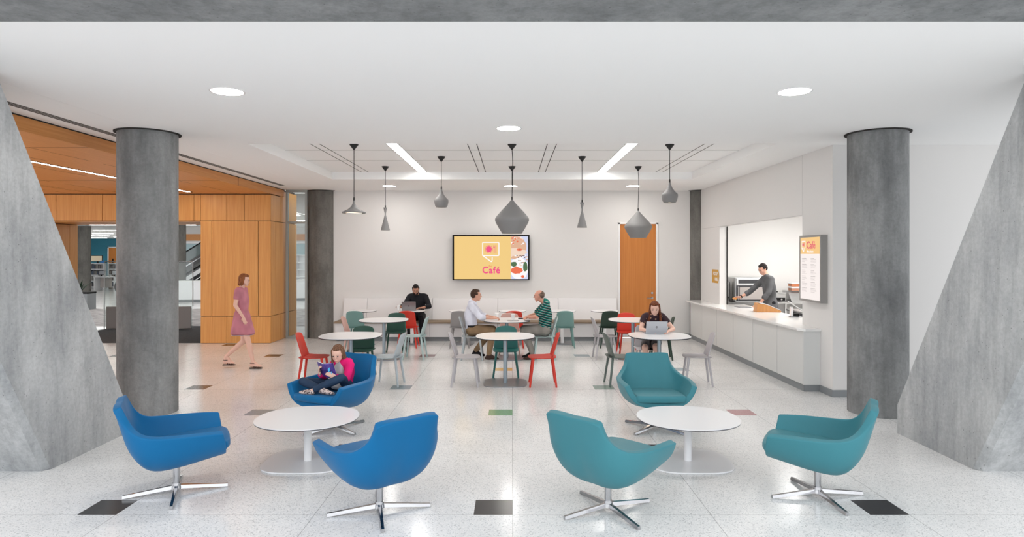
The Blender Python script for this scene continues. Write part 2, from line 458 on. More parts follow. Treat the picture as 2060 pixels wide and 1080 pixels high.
mb.box(X0 - .0015, X0, OY0 - .006, OY0 - .002, OZ1, H); mb.box(X0 - .0015, X0, 9.96, 15.3, OZ1 - .004, OZ1 + .001)
struct(mb.build('wall_right', ['wall', 'gap', 'joint']))
mb = MB(); mb.box(4.66, 9.4, 9.0, 9.15, 0, H)
struct(mb.build('wall_front_right', 'wall'))
mb = MB(); mb.box(4.488, 4.5, 9.0, 9.36, 0, .1); mb.box(4.488, 9.4, 8.988, 9.0, 0, .1)
struct(mb.build('baseboard_right', 'base'))
mb = MB(); mb.box(-4.3, 2.53, 15.44, 15.45, 0, .1); mb.box(3.53, 4.3, 15.44, 15.45, 0, .1)
struct(mb.build('baseboard_back', 'base'))
# kitchen shell
mb = MB(); mb.box(8.0, 8.1, 9.15, 15.6, 0, 3.1)
struct(mb.build('wall_kitchen', 'wall'))
mb = MB(); mb.box(4.66, 8.0, 9.15, 15.45, 3.05, 3.1)
struct(mb.build('ceiling_kitchen', 'ceil'))

# ---- door in the back wall
mb = MB()
t = .045
mb.box(2.555, 2.60, 15.42, 15.5, 0, 2.77); mb.box(3.465, 3.51, 15.42, 15.5, 0, 2.77); mb.box(2.555, 3.51, 15.42, 15.5, 2.735, 2.78)
trim = struct(mb.build('trim_1', mat('door_frame_paint', (.84, .83, .82), .5)))
mb = MB(); mb.box(2.60, 3.465, 15.46, 15.5, .012, 2.735)
door = struct(mb.build('door_1', 'doorwood'))
mb = MB(); mb.tube((3.375, 15.46, .955), (3.375, 15.40, .955), .011); mb.tube((3.38, 15.405, .955), (3.24, 15.405, .955), .010)
mb.tube((3.375, 15.46, .955), (3.375, 15.452, .955), .03)
mb.build('door_handle', 'chrome', door, True)
mb = MB(); mb.tube((3.375, 15.46, 1.075), (3.375, 15.44, 1.075), .028); mb.build('door_lock', 'chrome', door, True)
mb = MB(); mb.box(2.605, 3.46, 15.455, 15.46, .02, .09); mb.build('kick_plate', 'steel', door)

# ---- narrow interior window between wood wall and the back-left column
wx0, wx1, wy = -5.385, -4.88, 15.3
mb = MB(); f = .05
mb.box(wx0, wx0 + f, wy - .04, wy + .04, 0, H); mb.box(wx1 - f, wx1, wy - .04, wy + .04, 0, H)
mb.box(wx0 + f, wx1 - f, wy - .04, wy + .04, 0, .06); mb.box(wx0 + f, wx1 - f, wy - .04, wy + .04, H - .06, H)
mb.box(wx0 + f, wx1 - f, wy - .04, wy + .04, 2.74, 2.79)
win = struct(mb.build('window_1', 'frame'))
mb = MB(); mb.box(wx0 + f, wx1 - f, wy - .006, wy + .006, .06, 2.74); mb.box(wx0 + f, wx1 - f, wy - .006, wy + .006, 2.79, H - .06)
mb.build('window_glass', 'glass', win)

# ---- concrete: columns, leaning struts, beam
def column(x, y, r, label, m, z1=H, ring=True):
    t = thing('concrete_column', label, 'column', (x, y, 0))
    mb = MB(); mb.lathe([(0, 0), (r, 0), (r, z1)], seg=64); mb.build('shaft', m, t, True)
    if ring:
        mb = MB(); mb.lathe([(r, z1 - .012), (r + .035, z1 - .012), (r + .035, z1), (r, z1)], seg=64); mb.build('collar', 'gap', t, True)  # dark ring painted for the shaded gap between column and ceiling
    return t
column(-4.62, 8.14, .345, 'round grey concrete column beside the left leaning concrete strut', 'conc_col')
column(4.64, 8.14, .345, 'round grey concrete column in front of the right white wall end', 'conc_col')
column(-4.61, 15.58, .335, 'round brownish concrete column between the narrow glass pane and the bench', 'conc_back')
column(4.60, 15.58, .34, 'half-hidden brownish concrete column between back wall and serving counter', 'conc_back')

def strut(sg, label):
    # leans towards the camera in the plane of its inner face, then meets the beam
    mb = MB(); bm = mb.bm; s = sg; zt = H
    P = lambda x, y, z: bm.verts.new((s * x, y, z))
    W = 5.6
    a0, b0, b1 = P(4.295, 5.92, 0), P(4.315, 7.18, 0), P(4.315, 7.18, .32)
    a2, b2 = P(4.33, 5.92 - .525 * zt, zt), P(4.36, 7.18 - .548 * (zt - .32), zt)
    d0, c0, c1 = P(W, 5.92, 0), P(W, 7.18, 0), P(W, 7.18, .32); d2, c2 = P(W, 5.92 - .525 * zt, zt), P(W, 7.18 - .548 * (zt - .32), zt)
    bm.faces.new((a0, b0, b1)); bm.faces.new((a0, b1, b2, a2))
    bm.faces.new((a0, a2, d2, d0)); bm.faces.new((b0, c0, c1, b1)); bm.faces.new((b1, c1, c2, b2)); bm.faces.new((c0, d0, c1)); bm.faces.new((d0, d2, c2, c1))
    bm.faces.new((a0, d0, c0, b0)); bm.faces.new((a2, b2, c2, d2))
    e = bm.edges.get((a0, a2))
    bmesh.ops.bevel(bm, geom=[e], offset=.05, segments=1, affect='EDGES')
    o = mb.build('concrete_strut', 'conc_strut')
    return tag(o, label, 'concrete support')
strut(-1, 'massive leaning light grey concrete strut at the left edge')
strut(1, 'massive leaning pitted grey concrete strut at the right edge')
mb = MB(); mb.box(-9, 9.5, 3.05, 4.13, 3.5, 4.3)
tag(mb.build('concrete_beam', 'conc_beam'), 'wide horizontal concrete beam across the top, over the lounge', 'beam')

# ================================================================ LIGHTS
def downlight(x, y, label):
    t = thing('ceiling_light', label, 'ceiling light', (x, y, H), 0, 'round recessed ceiling lights')
    mb = MB(); mb.lathe([(.142, -.004), (.158, -.004), (.16, 0), (.142, 0)], seg=40); mb.build('trim_ring', 'white', t, True)
    mb = MB(); mb.lathe([(0, -.003), (.142, -.003)], seg=40); mb.build('diffuser', 'light', t)
    return t
downlight(-2.69, 6.06, 'round ceiling light over the blue lounge chairs')
downlight(2.67, 6.06, 'round ceiling light over the teal lounge chairs')
downlight(-.04, 7.82, 'round ceiling light in the middle just before the ceiling tray')
downlight(-2.76, 14.4, 'small-looking round ceiling light at the back, left of three near the white wall')
downlight(-.03, 14.4, 'small-looking round ceiling light at the back above the television')
downlight(2.72, 14.4, 'small-looking round ceiling light at the back near the wooden door')
def linear(x, label):
    t = thing('linear_ceiling_light', label, 'ceiling light', (x, 0, RZ), 0, 'paired linear lights in the ceiling tray')
    for (a, b) in ((9.72, 11.28), (11.36, 13.02)):
        mb = MB(); mb.box(-.075, .075, a, b, -.006, 0); mb.build('light_panel', 'lin', t)
    mb = MB(); mb.box(-.095, -.08, 9.65, 13.1, -.004, 0); mb.box(.08, .095, 9.65, 13.1, -.004, 0); mb.build('housing', 'joint', t)
linear(-1.83, 'two-piece linear light in the ceiling tray, left of the central pendants')
linear(1.83, 'two-piece linear light in the ceiling tray, right of the central pendants')
t = thing('linear_ceiling_light', 'long thin line of light in the wooden ceiling', 'ceiling light', (-7.05, 0, WZ))
mb = MB(); mb.box(-.035, .035, 5.2, 14.0, -.006, 0); mb.build('light_panel', 'lin', t)
mb = MB(); mb.box(-.05, -.04, 5.15, 14.05, -.008, 0); mb.box(.04, .05, 5.15, 14.05, -.008, 0); mb.build('housing', 'gap', t)

# pendants ---------------------------------------------------------
def pendant(x, y, ztop, prof, label, bend=0):
    t = thing('pendant_lamp', label, 'pendant lamp', (x, y, RZ), 0)
    zt = ztop - RZ
    mb = MB(); mb.lathe([(0, 0), (.068, 0), (.066, -.012), (.008, -.088), (0, -.088)], seg=28); mb.build('canopy', 'cord', t, True)
    mb = MB(); n = 8; pts = []
    for i in range(n + 1):
        k = i / n; pts.append((bend * math.sin(k * PI * 1.0) * (1 - k), 0, -.08 + (zt + .08) * k))
    mb.path(pts, .0055, 8); mb.tube((0, 0, zt + .045), (0, 0, zt - .005), .011, .013, 10); mb.build('cord', 'cord', t, True)
    mb = MB(); mb.lathe([(.012, zt)] + [(r, z - RZ) for r, z in prof], seg=48)
    o = mb.build('lamp_shade', 'pend', t, True, 50)
    rb, zb = prof[-1]
    mb = MB(); mb.lathe([(0, zb - RZ + .02), (rb * .93, zb - RZ + .012)], seg=40); mb.build('lamp_glow', 'lampgold', t)
    return t
def wide(z0): return [(.014, z0 - .01), (.022, z0 - .05), (.045, z0 - .095), (.09, z0 - .135), (.145, z0 - .165), (.178, z0 - .178), (.182, z0 - .192), (.172, z0 - .2), (.165, z0 - .2)]
def tall(z0, z1): 
    w = z0 - (z0 - z1) * .3
    return [(.037, z0), (.035, z0 - .004), (.012, w + .02), (.012, w - .01), (.088, z1), (.084, z1)]
def fat(z0, k=1.0): return [(.013, z0 - .01), (.02, z0 - .04), (.045, z0 - .10), (.085, z0 - .15), (.118 * k, z0 - .182), (.123 * k, z0 - .195), (.122 * k, z0 - .225), (.108 * k, z0 - .285), (.09 * k, z0 - .315), (.084 * k, z0 - .315)]
def stout(z0): return [(.014, z0 - .003), (.07, z0 - .07), (.17, z0 - .175), (.235, z0 - .25), (.258, z0 - .285), (.262, z0 - .31), (.25, z0 - .35), (.205, z0 - .43), (.15, z0 - .52), (.145, z0 - .52)]
pendant(-2.42, 9.82, 2.83, wide(2.83), 'wide flat grey pendant lamp with flared disc shade, leftmost')
pendant(-2.43, 12.3, 2.90, tall(2.90, 2.465), 'tall slim grey hourglass pendant lamp, left one over the far cafe tables')
pendant(-1.22, 11.07, 3.13, fat(3.13), 'small round-bodied grey pendant lamp left of the television')
pendant(0.0, 9.82, 2.84, stout(2.84), 'largest-looking stout grey pendant lamp hanging in the middle before the television', .02)
pendant(0.0, 12.3, 2.72, fat(2.72, .9), 'pendant lamp hidden behind the large middle one, only its cord and canopy seen')
pendant(1.21, 11.07, 2.90, tall(2.90, 2.465), 'tall slim grey hourglass pendant lamp right of the television')
pendant(2.42, 12.3, 2.84, stout(2.84), 'stout grey pendant lamp hanging in front of the wooden door', .02)
pendant(2.42, 9.84, 3.11, fat(3.11), 'small round-bodied grey pendant lamp, rightmost, near the serving counter')

# ================================================================ BENCH, TV, SIGNS, COUNTER
t = thing('wall_bench', 'long built-in white bench with thin brown seat pad along the back wall', 'bench', (0, 0, 0))
bx0, bx1 = -4.08, 2.5
js = [bx0, -3.46, -1.9, -.34, 1.1, bx1]
mb = MB()
for a, b in zip(js, js[1:]): mb.box(a + .003, b - .003, 14.78, 15.43, .1, .415)
mb.mi = 1; mb.box(bx0 + .02, bx1 - .02, 14.84, 15.43, 0, .1); mb.box(bx0 + .01, bx1 - .01, 14.79, 15.4, .11, .41)
mb.build('bench_base', ['bench', 'base'], t)
mb = MB(); mb.box(bx0 - .02, bx1, 14.73, 15.3, .415, .455, .006); mb.build('seat', 'benchtop', t)
mb = MB()
for a, b in zip(js, js[1:]):
    a += .003; b -= .003
    mb.prism([(15.22, .455), (15.44, .455), (15.44, .955), (15.36, .955)], a + (.06 if a < -4 else 0), b, axis='x')
mb.build('backrest', 'bench', t)

# television
def scr(name, c, e=1.0): return mat(name, (0, 0, 0), .4, emit=c, es=e * .67)
S = {'yel': scr('screen_yellow', (.86, .58, .20)), 'white': scr('screen_white', (.95, .92, .92)), 'pink': scr('screen_pink', (.85, .06, .22)),
     'sky': scr('screen_sky', (.62, .66, .86)), 'bun': scr('screen_bun', (.72, .42, .27)), 'crumb': scr('screen_crumb', (.86, .66, .52)), 'green': scr('screen_green', (.06, .14, .05)),
     'tom': scr('screen_tomato', (.82, .14, .05)), 'dark': scr('screen_dark', (.12, .05, .05))}  # last entry: dark streaks among the onion strips of the picture
TX0, TX1, TZ0, TZ1, TY = -1.425, .42, 1.39, 2.468, 15.33
tv = thing('television', 'wide black-framed television showing a yellow Café slide on the back wall', 'television', (0, 0, 0))
mb = MB(); mb.box(TX0, TX1, TY, TY + .05, TZ0, TZ1, .004); mb.mi = 0
mb.box(TX0 + .5, TX1 - .5, TY + .05, 15.45, TZ0 + .3, TZ1 - .3); mb.build('housing', 'black', tv)
sx = lambda p: (p / 9.0 + 890 - 1030) * TY / 1290.0      # from picture of the screen to metres
sz = lambda p: 2.0 - (p / 9.0 + 460 - 512) * TY / 1290.0
e = TY - .002
mb = MB(); mb.box(sx(212), sx(1550), e, TY + .002, sz(912), sz(136)); scrn = mb.build('screen', S['yel'], tv)
mb = MB(); yy = e - .0015
mb.box(sx(1240), sx(1550), yy, e, sz(912), sz(136))
def blob(mb, cx, cz, rx, rz, y, n=18, j=.12):
    pts = [(cx + rx * math.cos(2 * PI * i / n) * (1 + random.uniform(-j, j)), cz + rz * math.sin(2 * PI * i / n) * (1 + random.uniform(-j, j))) for i in range(n)]
    pts = [(min(max(a, sx(1242)), sx(1548)), min(max(b, sz(910)), sz(138))) for a, b in pts]
    f_ = mb.bm.faces.new([mb.bm.verts.new((a, y, b)) for a, b in pts]); f_.material_index = mb.mi
u = TY / 1290.0 / 9
mb.mi = 1; blob(mb, sx(1270), sz(330), 255 * u, 215 * u, yy - .0006, 24, .04)
mb.mi = 2; blob(mb, sx(1290), sz(430), 225 * u, 80 * u, yy - .0009)
mb.mi = 3; blob(mb, sx(1390), sz(720), 170 * u, 200 * u, yy - .0010, 22, .06)
for i in range(46):
    mb.mi = random.choice([3, 6, 5, 1, 6, 2, 3]); blob(mb, sx(random.uniform(1250, 1540)), sz(random.uniform(480, 690)), random.uniform(8, 34) * u, random.uniform(5, 13) * u, yy - .0014 - i * .00001, 8)
for (a, b, c, d, k) in [(1290, 640, 60, 45, 5), (1500, 690, 40, 90, 5), (1340, 755, 110, 62, 4), (1280, 780, 60, 30, 3), (1455, 865, 30, 25, 4), (1390, 380, 50, 22, 4), (1400, 385, 26, 10, 6)]:
    mb.mi = k; blob(mb, sx(a), sz(b), c * u, d * u, yy - .0022 - a * 1e-7)
for i in range(26):
    mb.mi = random.choice([3, 4, 2]); blob(mb, sx(random.uniform(1250, 1480)), sz(random.uniform(150, 300)), random.uniform(8, 22) * u, random.uniform(6, 16) * u, yy - .0026 - i * .00002, 8)
mb.build('screen_picture', [S['sky'], S['bun'], S['crumb'], S['white'], S['tom'], S['green'], S['dark']], scrn)
mb = MB()
def stroke(mb, pts, r, y=yy):
    for (a, b), (c, d) in zip(pts, pts[1:]): mb.tube((sx(a), y, sz(b)), (sx(c), y, sz(d)), r * u, r * u, 8)
    for (a, b) in pts: mb.hull([((sx(a), y, sz(b)), r * u)], 1)
stroke(mb, [(735, 248), (1012, 248), (1022, 258), (1022, 478), (1012, 488), (740, 488), (728, 476), (728, 258), (735, 248)], 9)
stroke(mb, [(728, 484), (885, 598), (900, 585), (902, 522)], 9)
mb.xf(Matrix.Translation((0, yy, 0)) @ Matrix.Diagonal((1, .05, 1, 1)) @ Matrix.Translation((0, -yy, 0)))
mb.build('speech_bubble_logo', S['white'], scrn)
mb = MB(); mb.prism([(sx(842) + 54 * u * math.cos(a * PI / 16), sz(370) + 54 * u * math.sin(a * PI / 16)) for a in range(32)], yy - .001, yy, axis='y')
ring = [(842 + 66 * math.cos(a * PI / 14), 370 + 66 * math.sin(a * PI / 14)) for a in range(29)]
for (a, b), (c, d) in zip(ring, ring[1:]): mb.tube((sx(a), yy, sz(b)), (sx(c), yy, sz(d)), 4 * u, 4 * u, 5)
mb.box(sx(930), sx(942), yy - .001, yy, sz(438), sz(340)); mb.box(sx(922), sx(950), yy - .001, yy, sz(345), sz(330))
for q in (922, 934, 946): mb.box(sx(q), sx(q + 4), yy - .001, yy, sz(335), sz(300))
mb.box(sx(962), sx(974), yy - .001, yy, sz(438), sz(298)); mb.build('plate_and_cutlery_logo', S['pink'], scrn)
RX90 = Matrix.Rotation(PI / 2, 4, 'X')
text_mesh('cafe_lettering', 'Café', .225, Matrix.Translation((sx(882), yy, sz(806))) @ RX90, S['pink'], scrn, .0005, .0062, xs=.93)
text_mesh('the_lettering', 'the', .07, Matrix.Translation((sx(862), yy, sz(695))) @ RX90, S['tom'], scrn, .0005)

# menu board on the right wall (faces -x)
mn = thing('menu_board', 'tall lit Café menu board in a grey box frame on the right wall', 'menu board', (0, 0, 0))
mx, my0, my1, mz0, mz1 = 4.405, 9.14, 9.82, 1.305, 2.285
M['menuframe'] = mat('menu_frame_grey', (.33, .32, .305), .5)
mb = MB(); mb.box(mx + .006, 4.5, my0, my1, mz0, mz1)
for (a, b, c, d) in ((my0, my1, mz0, mz0 + .03), (my0, my1, mz1 - .03, mz1), (my0, my0 + .03, mz0 + .03, mz1 - .03), (my1 - .03, my1, mz0 + .03, mz1 - .03)): mb.box(mx - .004, mx + .006, a, b, c, d)
mb.build('frame', 'menuframe', mn)
mb = MB(); mb.box(mx, mx + .006, my0 + .03, my1 - .03, mz0 + .03, mz1 - .03)
pf = mb.build('lit_panel', mat('menu_white', (.1, .1, .1), .5, emit=(.98, .90, .87), es=.58), mn)
mb = MB(); mb.box(mx - .001, mx, my0 + .03, my1 - .03, mz1 - .275, mz1 - .03)
mb.build('yellow_header', scr('menu_yellow', (.88, .56, .22)), pf)
RM = Matrix.Rotation(-PI / 2, 4, 'Z') @ RX90      # text readable from -x side: local x -> -y
def mtext(name, body, size, y, z, m, off=0, align='LEFT', xs=1): return text_mesh(name, body, size, Matrix.Translation((mx - .002, y, z)) @ RM, m, pf, .0004, off, align, xs)
mtext('cafe_lettering', 'Café', .15, 9.585, 2.09, scr('menu_pink', (.75, .08, .16)), .003)
mtext('header_small_print', 'Menu items', .045, 9.58, 2.032, S['white'], .001)
mb = MB()
lx = mx - .0015
def seg2(a, b, c, d, r=.006): mb.box(lx - .0006, lx, min(a, c) - r, max(a, c) + r, min(b, d) - r, max(b, d) + r)
seg2(9.74, 2.20, 9.63, 2.20); seg2(9.74, 2.20, 9.74, 2.10); seg2(9.63, 2.20, 9.63, 2.10); seg2(9.74, 2.10, 9.63, 2.10)
mb.tube((lx, 9.74, 2.10), (lx, 9.68, 2.04), .006); mb.tube((lx, 9.68, 2.04), (lx, 9.665, 2.085), .006)
mb.build('speech_bubble_logo', S['white'], pf)
mb = MB(); mb.tube((lx - .001, 9.70, 2.15), (lx, 9.70, 2.15), .025, .025, 20); mb.box(lx - .001, lx, 9.655, 9.662, 2.122, 2.178); mb.box(lx - .001, lx, 9.643, 9.649, 2.122, 2.178)
mb.build('plate_and_cutlery_logo', scr('menu_pink2', (.75, .08, .16)), pf)
GT = mat('menu_print_grey', (.2, .17, .17), .8, emit=(.5, .45, .45), es=.22)
for ci, (ys_, ye_) in enumerate(((9.735, 9.57), (9.45, 9.27))):
    z = 1.94; k = 0; mb = MB()
    while z > 1.42:
        head = k % 4 == 0; k += 1
        L = random.uniform(.09, .165) * (.75 if head else 1); hh = .006 if head else .0035
        q = ys_
        while q > ys_ - L:
            wl = random.uniform(.012, .035); mb.box(lx - .0006, lx, max(q - wl, ye_ - .02), q, z, z + hh); q -= wl + .006
        z -= .0165 if not head else .017
        if k % 4 == 0: z -= .022; mb.build('menu_paragraph', GT, pf); mb = MB()
    if len(mb.bm.faces): mb.build('menu_paragraph', GT, pf)

# pick up sign
ps = thing('pickup_sign', 'small orange arrow-shaped PICK UP HERE sign on the wall above the counter', 'sign', (0, 0, 0))
mb = MB(); mb.prism([(14.40, 1.375), (14.40, 1.67), (13.99, 1.67), (13.925, 1.525), (13.99, 1.375)], 4.49, 4.499, axis='x')
mb.build('sign_plate', mat('sign_orange', (.62, .33, .05), .5), ps)
for i, tx in enumerate(('PICK UP', 'HERE')):
    text_mesh('sign_lettering', tx, .10, Matrix.Translation((4.4885, 14.0, 1.545 - .12 * i)) @ RM, 'cup', ps, .0008, .002, 'RIGHT', .85)

# serving counter
ct = thing('serving_counter', 'long white-topped serving counter with pale grey panels along the right wall', 'counter', (0, 0, 0))
cx0, cy0, cy1 = 4.255, 9.36, 15.3
jy = [cy0 + .02] + [px_y for px_y in [4.255 * 1290 / (p - 1030) for p in (1563, 1514.5, 1475, 1441.5, 1412)]] + [cy1]
mb = MB()
for a, b in zip(jy, jy[1:]): mb.box(cx0, cx0 + .02, a + .006, b - .006, .1, .878)
mb.box(cx0, 4.498, cy0, cy0 + .02, .1, .878)
mb.mi = 1; mb.box(cx0 + .021, 4.498, cy0 + .021, cy1, .0, .878); mb.build('front_panels', ['cabinet', 'gap'], ct)
mb = MB(); mb.box(cx0 + .012, cx0 + .02, cy0 + .01, cy1, 0, .1); mb.box(cx0 + .012, 4.498, cy0 + .008, cy0 + .02, 0, .1); mb.build('plinth', 'base', ct)
mb = MB(); mb.prism([(4.19, cy0 + .08), (4.27, cy0 - .03), (4.499, cy0 - .03), (4.499, OY0), (5.05, OY0), (5.05, OY1), (4.499, OY1), (4.499, cy1), (4.14, cy1)], .88, .918, .006)
mb.build('countertop', 'quartz', ct)

# ---- things on the counter
Zc = .918
t = thing('register_screen', 'slanted light wooden box on the counter in front of the server', 'counter box', (4.83, 12.15, Zc), math.radians(-8))
mb = MB(); mb.prism([(-.22, 0), (.22, 0), (.22, .03), (-.02, .135), (-.17, .165), (-.20, .16)], -.14, .14, .004, axis='y'); mb.build('wooden_case', 'counterwood', t)
mb = MB(); mb.prism([(.218, .034), (.218, .044), (-.018, .148), (-.17, .178), (-.165, .168), (-.02, .138)], -.145, .145, axis='y'); mb.build('screen_edge', 'white', t)
t = thing('tablet_stand', 'white tablet on an angled stand at the near end of the counter', 'tablet stand', (4.93, 11.15, Zc), math.radians(-12))
mb = MB(); mb.box(-.10, .09, -.08, .08, 0, .012, .003); mb.build('stand_base', 'plate', t)
mb = MB(); mb.box(-.085, -.05, -.06, .06, .012, .17, .004); mb.build('stand_body', 'white', t)
mb = MB(); mb.box(-.14, .14, -.09, .09, -.005, .005, .003); mb.xf(Matrix.Translation((.0, 0, .185)) @ Matrix.Rotation(math.radians(36), 4, 'Y')); mb.build('tablet', 'white', t)
mb = MB(); mb.box(-.03, .05, -.05, .05, .012, .06, .004); mb.build('card_reader', 'black', t)
mb = MB(); mb.box(4.62, 4.86, 13.0, 13.35, Zc + .001, Zc + .012, .002); tag(mb.build('serving_tray', 'plate'), 'flat dark grey tray lying on the counter beside the server', 'tray')

# ---- kitchen
t = thing('kitchen_worktop', 'steel kitchen worktop with dark shelves behind the serving counter', 'worktop', (0, 0, 0))
mb = MB(); mb.box(4.7, 7.98, 14.75, 15.44, .87, .905); mb.build('top', 'steel', t)
mb = MB(); mb.box(4.75, 7.95, 14.8, 15.4, .25, .28); mb.build('shelf', 'darksteel', t)
for x in (4.76, 6.3, 7.9):
    for y in (14.8, 15.36):
        mb = MB(); mb.box(x, x + .04, y, y + .04, 0, .87); mb.build('leg', 'steel', t)
t = thing('side_worktop', 'stainless side table with dark bins underneath at the right of the hatch', 'worktop', (0, 0, 0))
mb = MB(); mb.box(5.6, 6.5, 12.35, 13.1, .86, .89); mb.build('top', 'steel', t)
mb = MB(); mb.box(5.65, 6.45, 12.42, 13.05, 0, .86); mb.build('dark_cabinet', 'darksteel', t)
t = thing('combi_oven', 'large steel oven with black control strip behind the server', 'oven', (5.52, 15.08, .905))
mb = MB(); mb.box(-.36, .36, -.27, .3, 0, .56, .01); mb.build('body', 'steel', t)
mb = MB(); mb.box(-.33, .33, -.29, -.271, .40, .545, .004); mb.mi = 0; cp = mb.build('control_panel', 'white', t)
mb = MB(); mb.box(-.30, .31, -.296, -.291, .43, .515); mb.build('display', 'darksteel', cp)
mb = MB(); mb.box(-.34, .34, -.295, -.271, .02, .385, .004); dr = mb.build('oven_door', 'darksteel', t)
mb = MB(); mb.box(-.27, .29, -.299, -.296, .06, .34); mb.build('door_glass', mat('oven_glass', (.42, .38, .36), .3), dr)
mb = MB(); mb.tube((-.31, -.325, .05), (-.31, -.325, .36), .012); mb.box(-.32, -.30, -.325, -.295, .06, .08); mb.box(-.32, -.30, -.325, -.295, .33, .35); mb.build('door_handle', 'steel', dr)
t = thing('steel_urn', 'upright steel drink dispenser at the far left of the kitchen hatch', 'dispenser', (5.03, 15.1, .905))
mb = MB(); mb.lathe([(0, 0), (.1, 0), (.1, .42), (.085, .46), (.03, .47), (0, .47)], seg=28); mb.build('tank', 'steel', t, True)
mb = MB(); mb.box(-.02, .02, -.16, -.09, .08, .11); mb.tube((0, -.145, .03), (0, -.145, .1), .012); mb.build('tap', 'black', t)
t = thing('griddle', 'steel contact grill with black knobs right of the server', 'grill', (6.12, 15.05, .905))
mb = MB(); mb.box(-.22, .2, -.25, .22, .02, .185, .008); mb.build('body', 'steel', t)
mb = MB(); mb.box(-.2, .18, -.262, -.25, .03, .1); fp = mb.build('front_panel', 'black', t)
for x in (-.1, .09):
    mb = MB(); mb.tube((x, -.262, .065), (x, -.285, .065), .02); mb.build('knob', 'steel', fp)
mb = MB(); mb.box(-.23, .21, -.26, .2, .19, .215, .006); mb.build('lid', 'steel', t)
mb = MB(); mb.tube((-.12, -.2, .235), (.03, -.2, .235), .018); mb.tube((-.1, -.2, .215), (-.1, -.2, .24), .01); mb.tube((.02, -.2, .215), (.02, -.2, .24), .01); mb.build('lid_handle', 'black', t)
t = thing('prep_unit', 'steel prep counter with sloping lid at the right of the hatch', 'prep unit', (6.85, 14.95, .905))
mb = MB(); mb.prism([(-.22, 0), (.3, 0), (.3, .24), (0, .24)], -.42, .42, .004, axis='x'); mb.build('body', 'steel', t)
mb = MB(); mb.box(-.42, .42, -.02, .3, .241, .252); mb.build('top_shelf', 'steel', t)
for (x, s, c, lab) in ((6.60, .26, (.5, .16, .06), 'clear tub of orange food stacked on a tub beside the menu board'), (6.60, .14, (.45, .2, .12), 'lower clear food tub on the steel prep unit'), (6.95, .14, (.25, .1, .08), 'clear food tub of dark food at the right on the prep unit')):
    z0 = .905 + .252 + (.1 if s > .2 else 0)
    t = thing('food_tub', lab, 'food container', (x, 15.0, z0), 0)
    mb = MB(); mb.box(-.1, .1, -.1, .1, 0, .06, .01); mb.build('tub', mat('food_' + lab[:9] + str(s), c, .5), t)
    mb = MB(); mb.box(-.11, .11, -.11, .11, .06, .085, .006); mb.build('lid', 'white', t)
t = thing('added_kitchen_light', 'unseen flat light added in the kitchen ceiling', 'ceiling light', (6.3, 12.4, 3.05))
mb = MB(); mb.box(-.6, .6, -1.6, 1.6, -.02, 0); mb.build('diffuser', mat('added_kitchen_emitter', (1, 1, 1), .5, emit=(1, .985, .96), es=7.5), t)  # panel added out of view to brighten the kitchen

# ================================================================ TABLES
def table(name, x, y, top_a, top_b, h, base_a, base_b, label, group, ncol, pole='bluepole', plate='plate', thick=.014, pole_r=.032, n=2.5, nb=4.0, rz=0):
    t = thing(name, label, 'table', (x, y, 0), rz, group)
    mb = MB(); mb.prism(superellipse(top_a, top_b, n), h - .006, h, .0015); mb.build('tabletop', 'white', t)
    mb = MB(); mb.prism(superellipse(top_a - .003, top_b - .003, n), h - .006 - thick, h - .006, .002); mb.build('edge_band', 'edge', t)
    mb = MB(); mb.tube((0, 0, .012), (0, 0, h - .006 - thick), pole_r, pole_r, 28); mb.build('pole', pole, t, True)
    mb = MB(); mb.prism(superellipse(base_a, base_b, nb), .002, .014, .003); mb.build('base_plate', plate, t, False)
    return t
G = 'white round-topped cafe tables in the front and middle rows'
table('cafe_table', -2.52, 10.02, .47, .47, .74, .335, .335, 'round white cafe table behind the reading girl, front row left', G, 3)
table('cafe_table', -.105, 9.97, .455, .455, .74, .335, .335, 'round white cafe table with grey pole, front row centre, nothing on it', G, 3)
table('cafe_table', 2.30, 10.02, .47, .47, .74, .335, .335, 'round white cafe table with the young woman\'s open laptop', G, 3)
table('cafe_table', -2.48, 12.42, .465, .465, .74, .335, .335, 'round white cafe table, middle row left, empty', G, 3)
table('cafe_table', -.10, 12.40, .455, .455, .74, .335, .335, 'round white cafe table between the two talking men', G, 3)
table('cafe_table', 2.34, 12.42, .465, .465, .74, .335, .335, 'round white cafe table, middle row right, before the wooden door', G, 3)
G2 = 'small white tables along the wall bench'
for x, lab in ((-3.36, 'small white bench table next to the brownish column'), (-2.25, 'small white bench table holding the bearded man\'s laptop'),
               (-1.10, 'small white bench table behind the man in the white shirt'), (.01, 'small white bench table below the television, behind the talking men'),
               (1.13, 'small white bench table behind the man in the striped polo'), (2.08, 'small white bench table at the bench end near the door')):
    table('bench_table', x, 14.42, .305, .305, .74, .25, .25, lab, G2, 0, 'white', 'plate', .012, .038)
G3 = 'low white lounge tables'
table('lounge_table', -1.975, 6.2, .485, .465, .43, .40, .37, 'low white lounge table among the blue armchairs', G3, 0, 'white', 'white', .008, .036, 2.15, 3.2)
table('lounge_table', 1.70, 6.2, .485, .465, .43, .40, .37, 'low white lounge table among the teal armchairs', G3, 0, 'white', 'white', .008, .036, 2.15, 3.2)

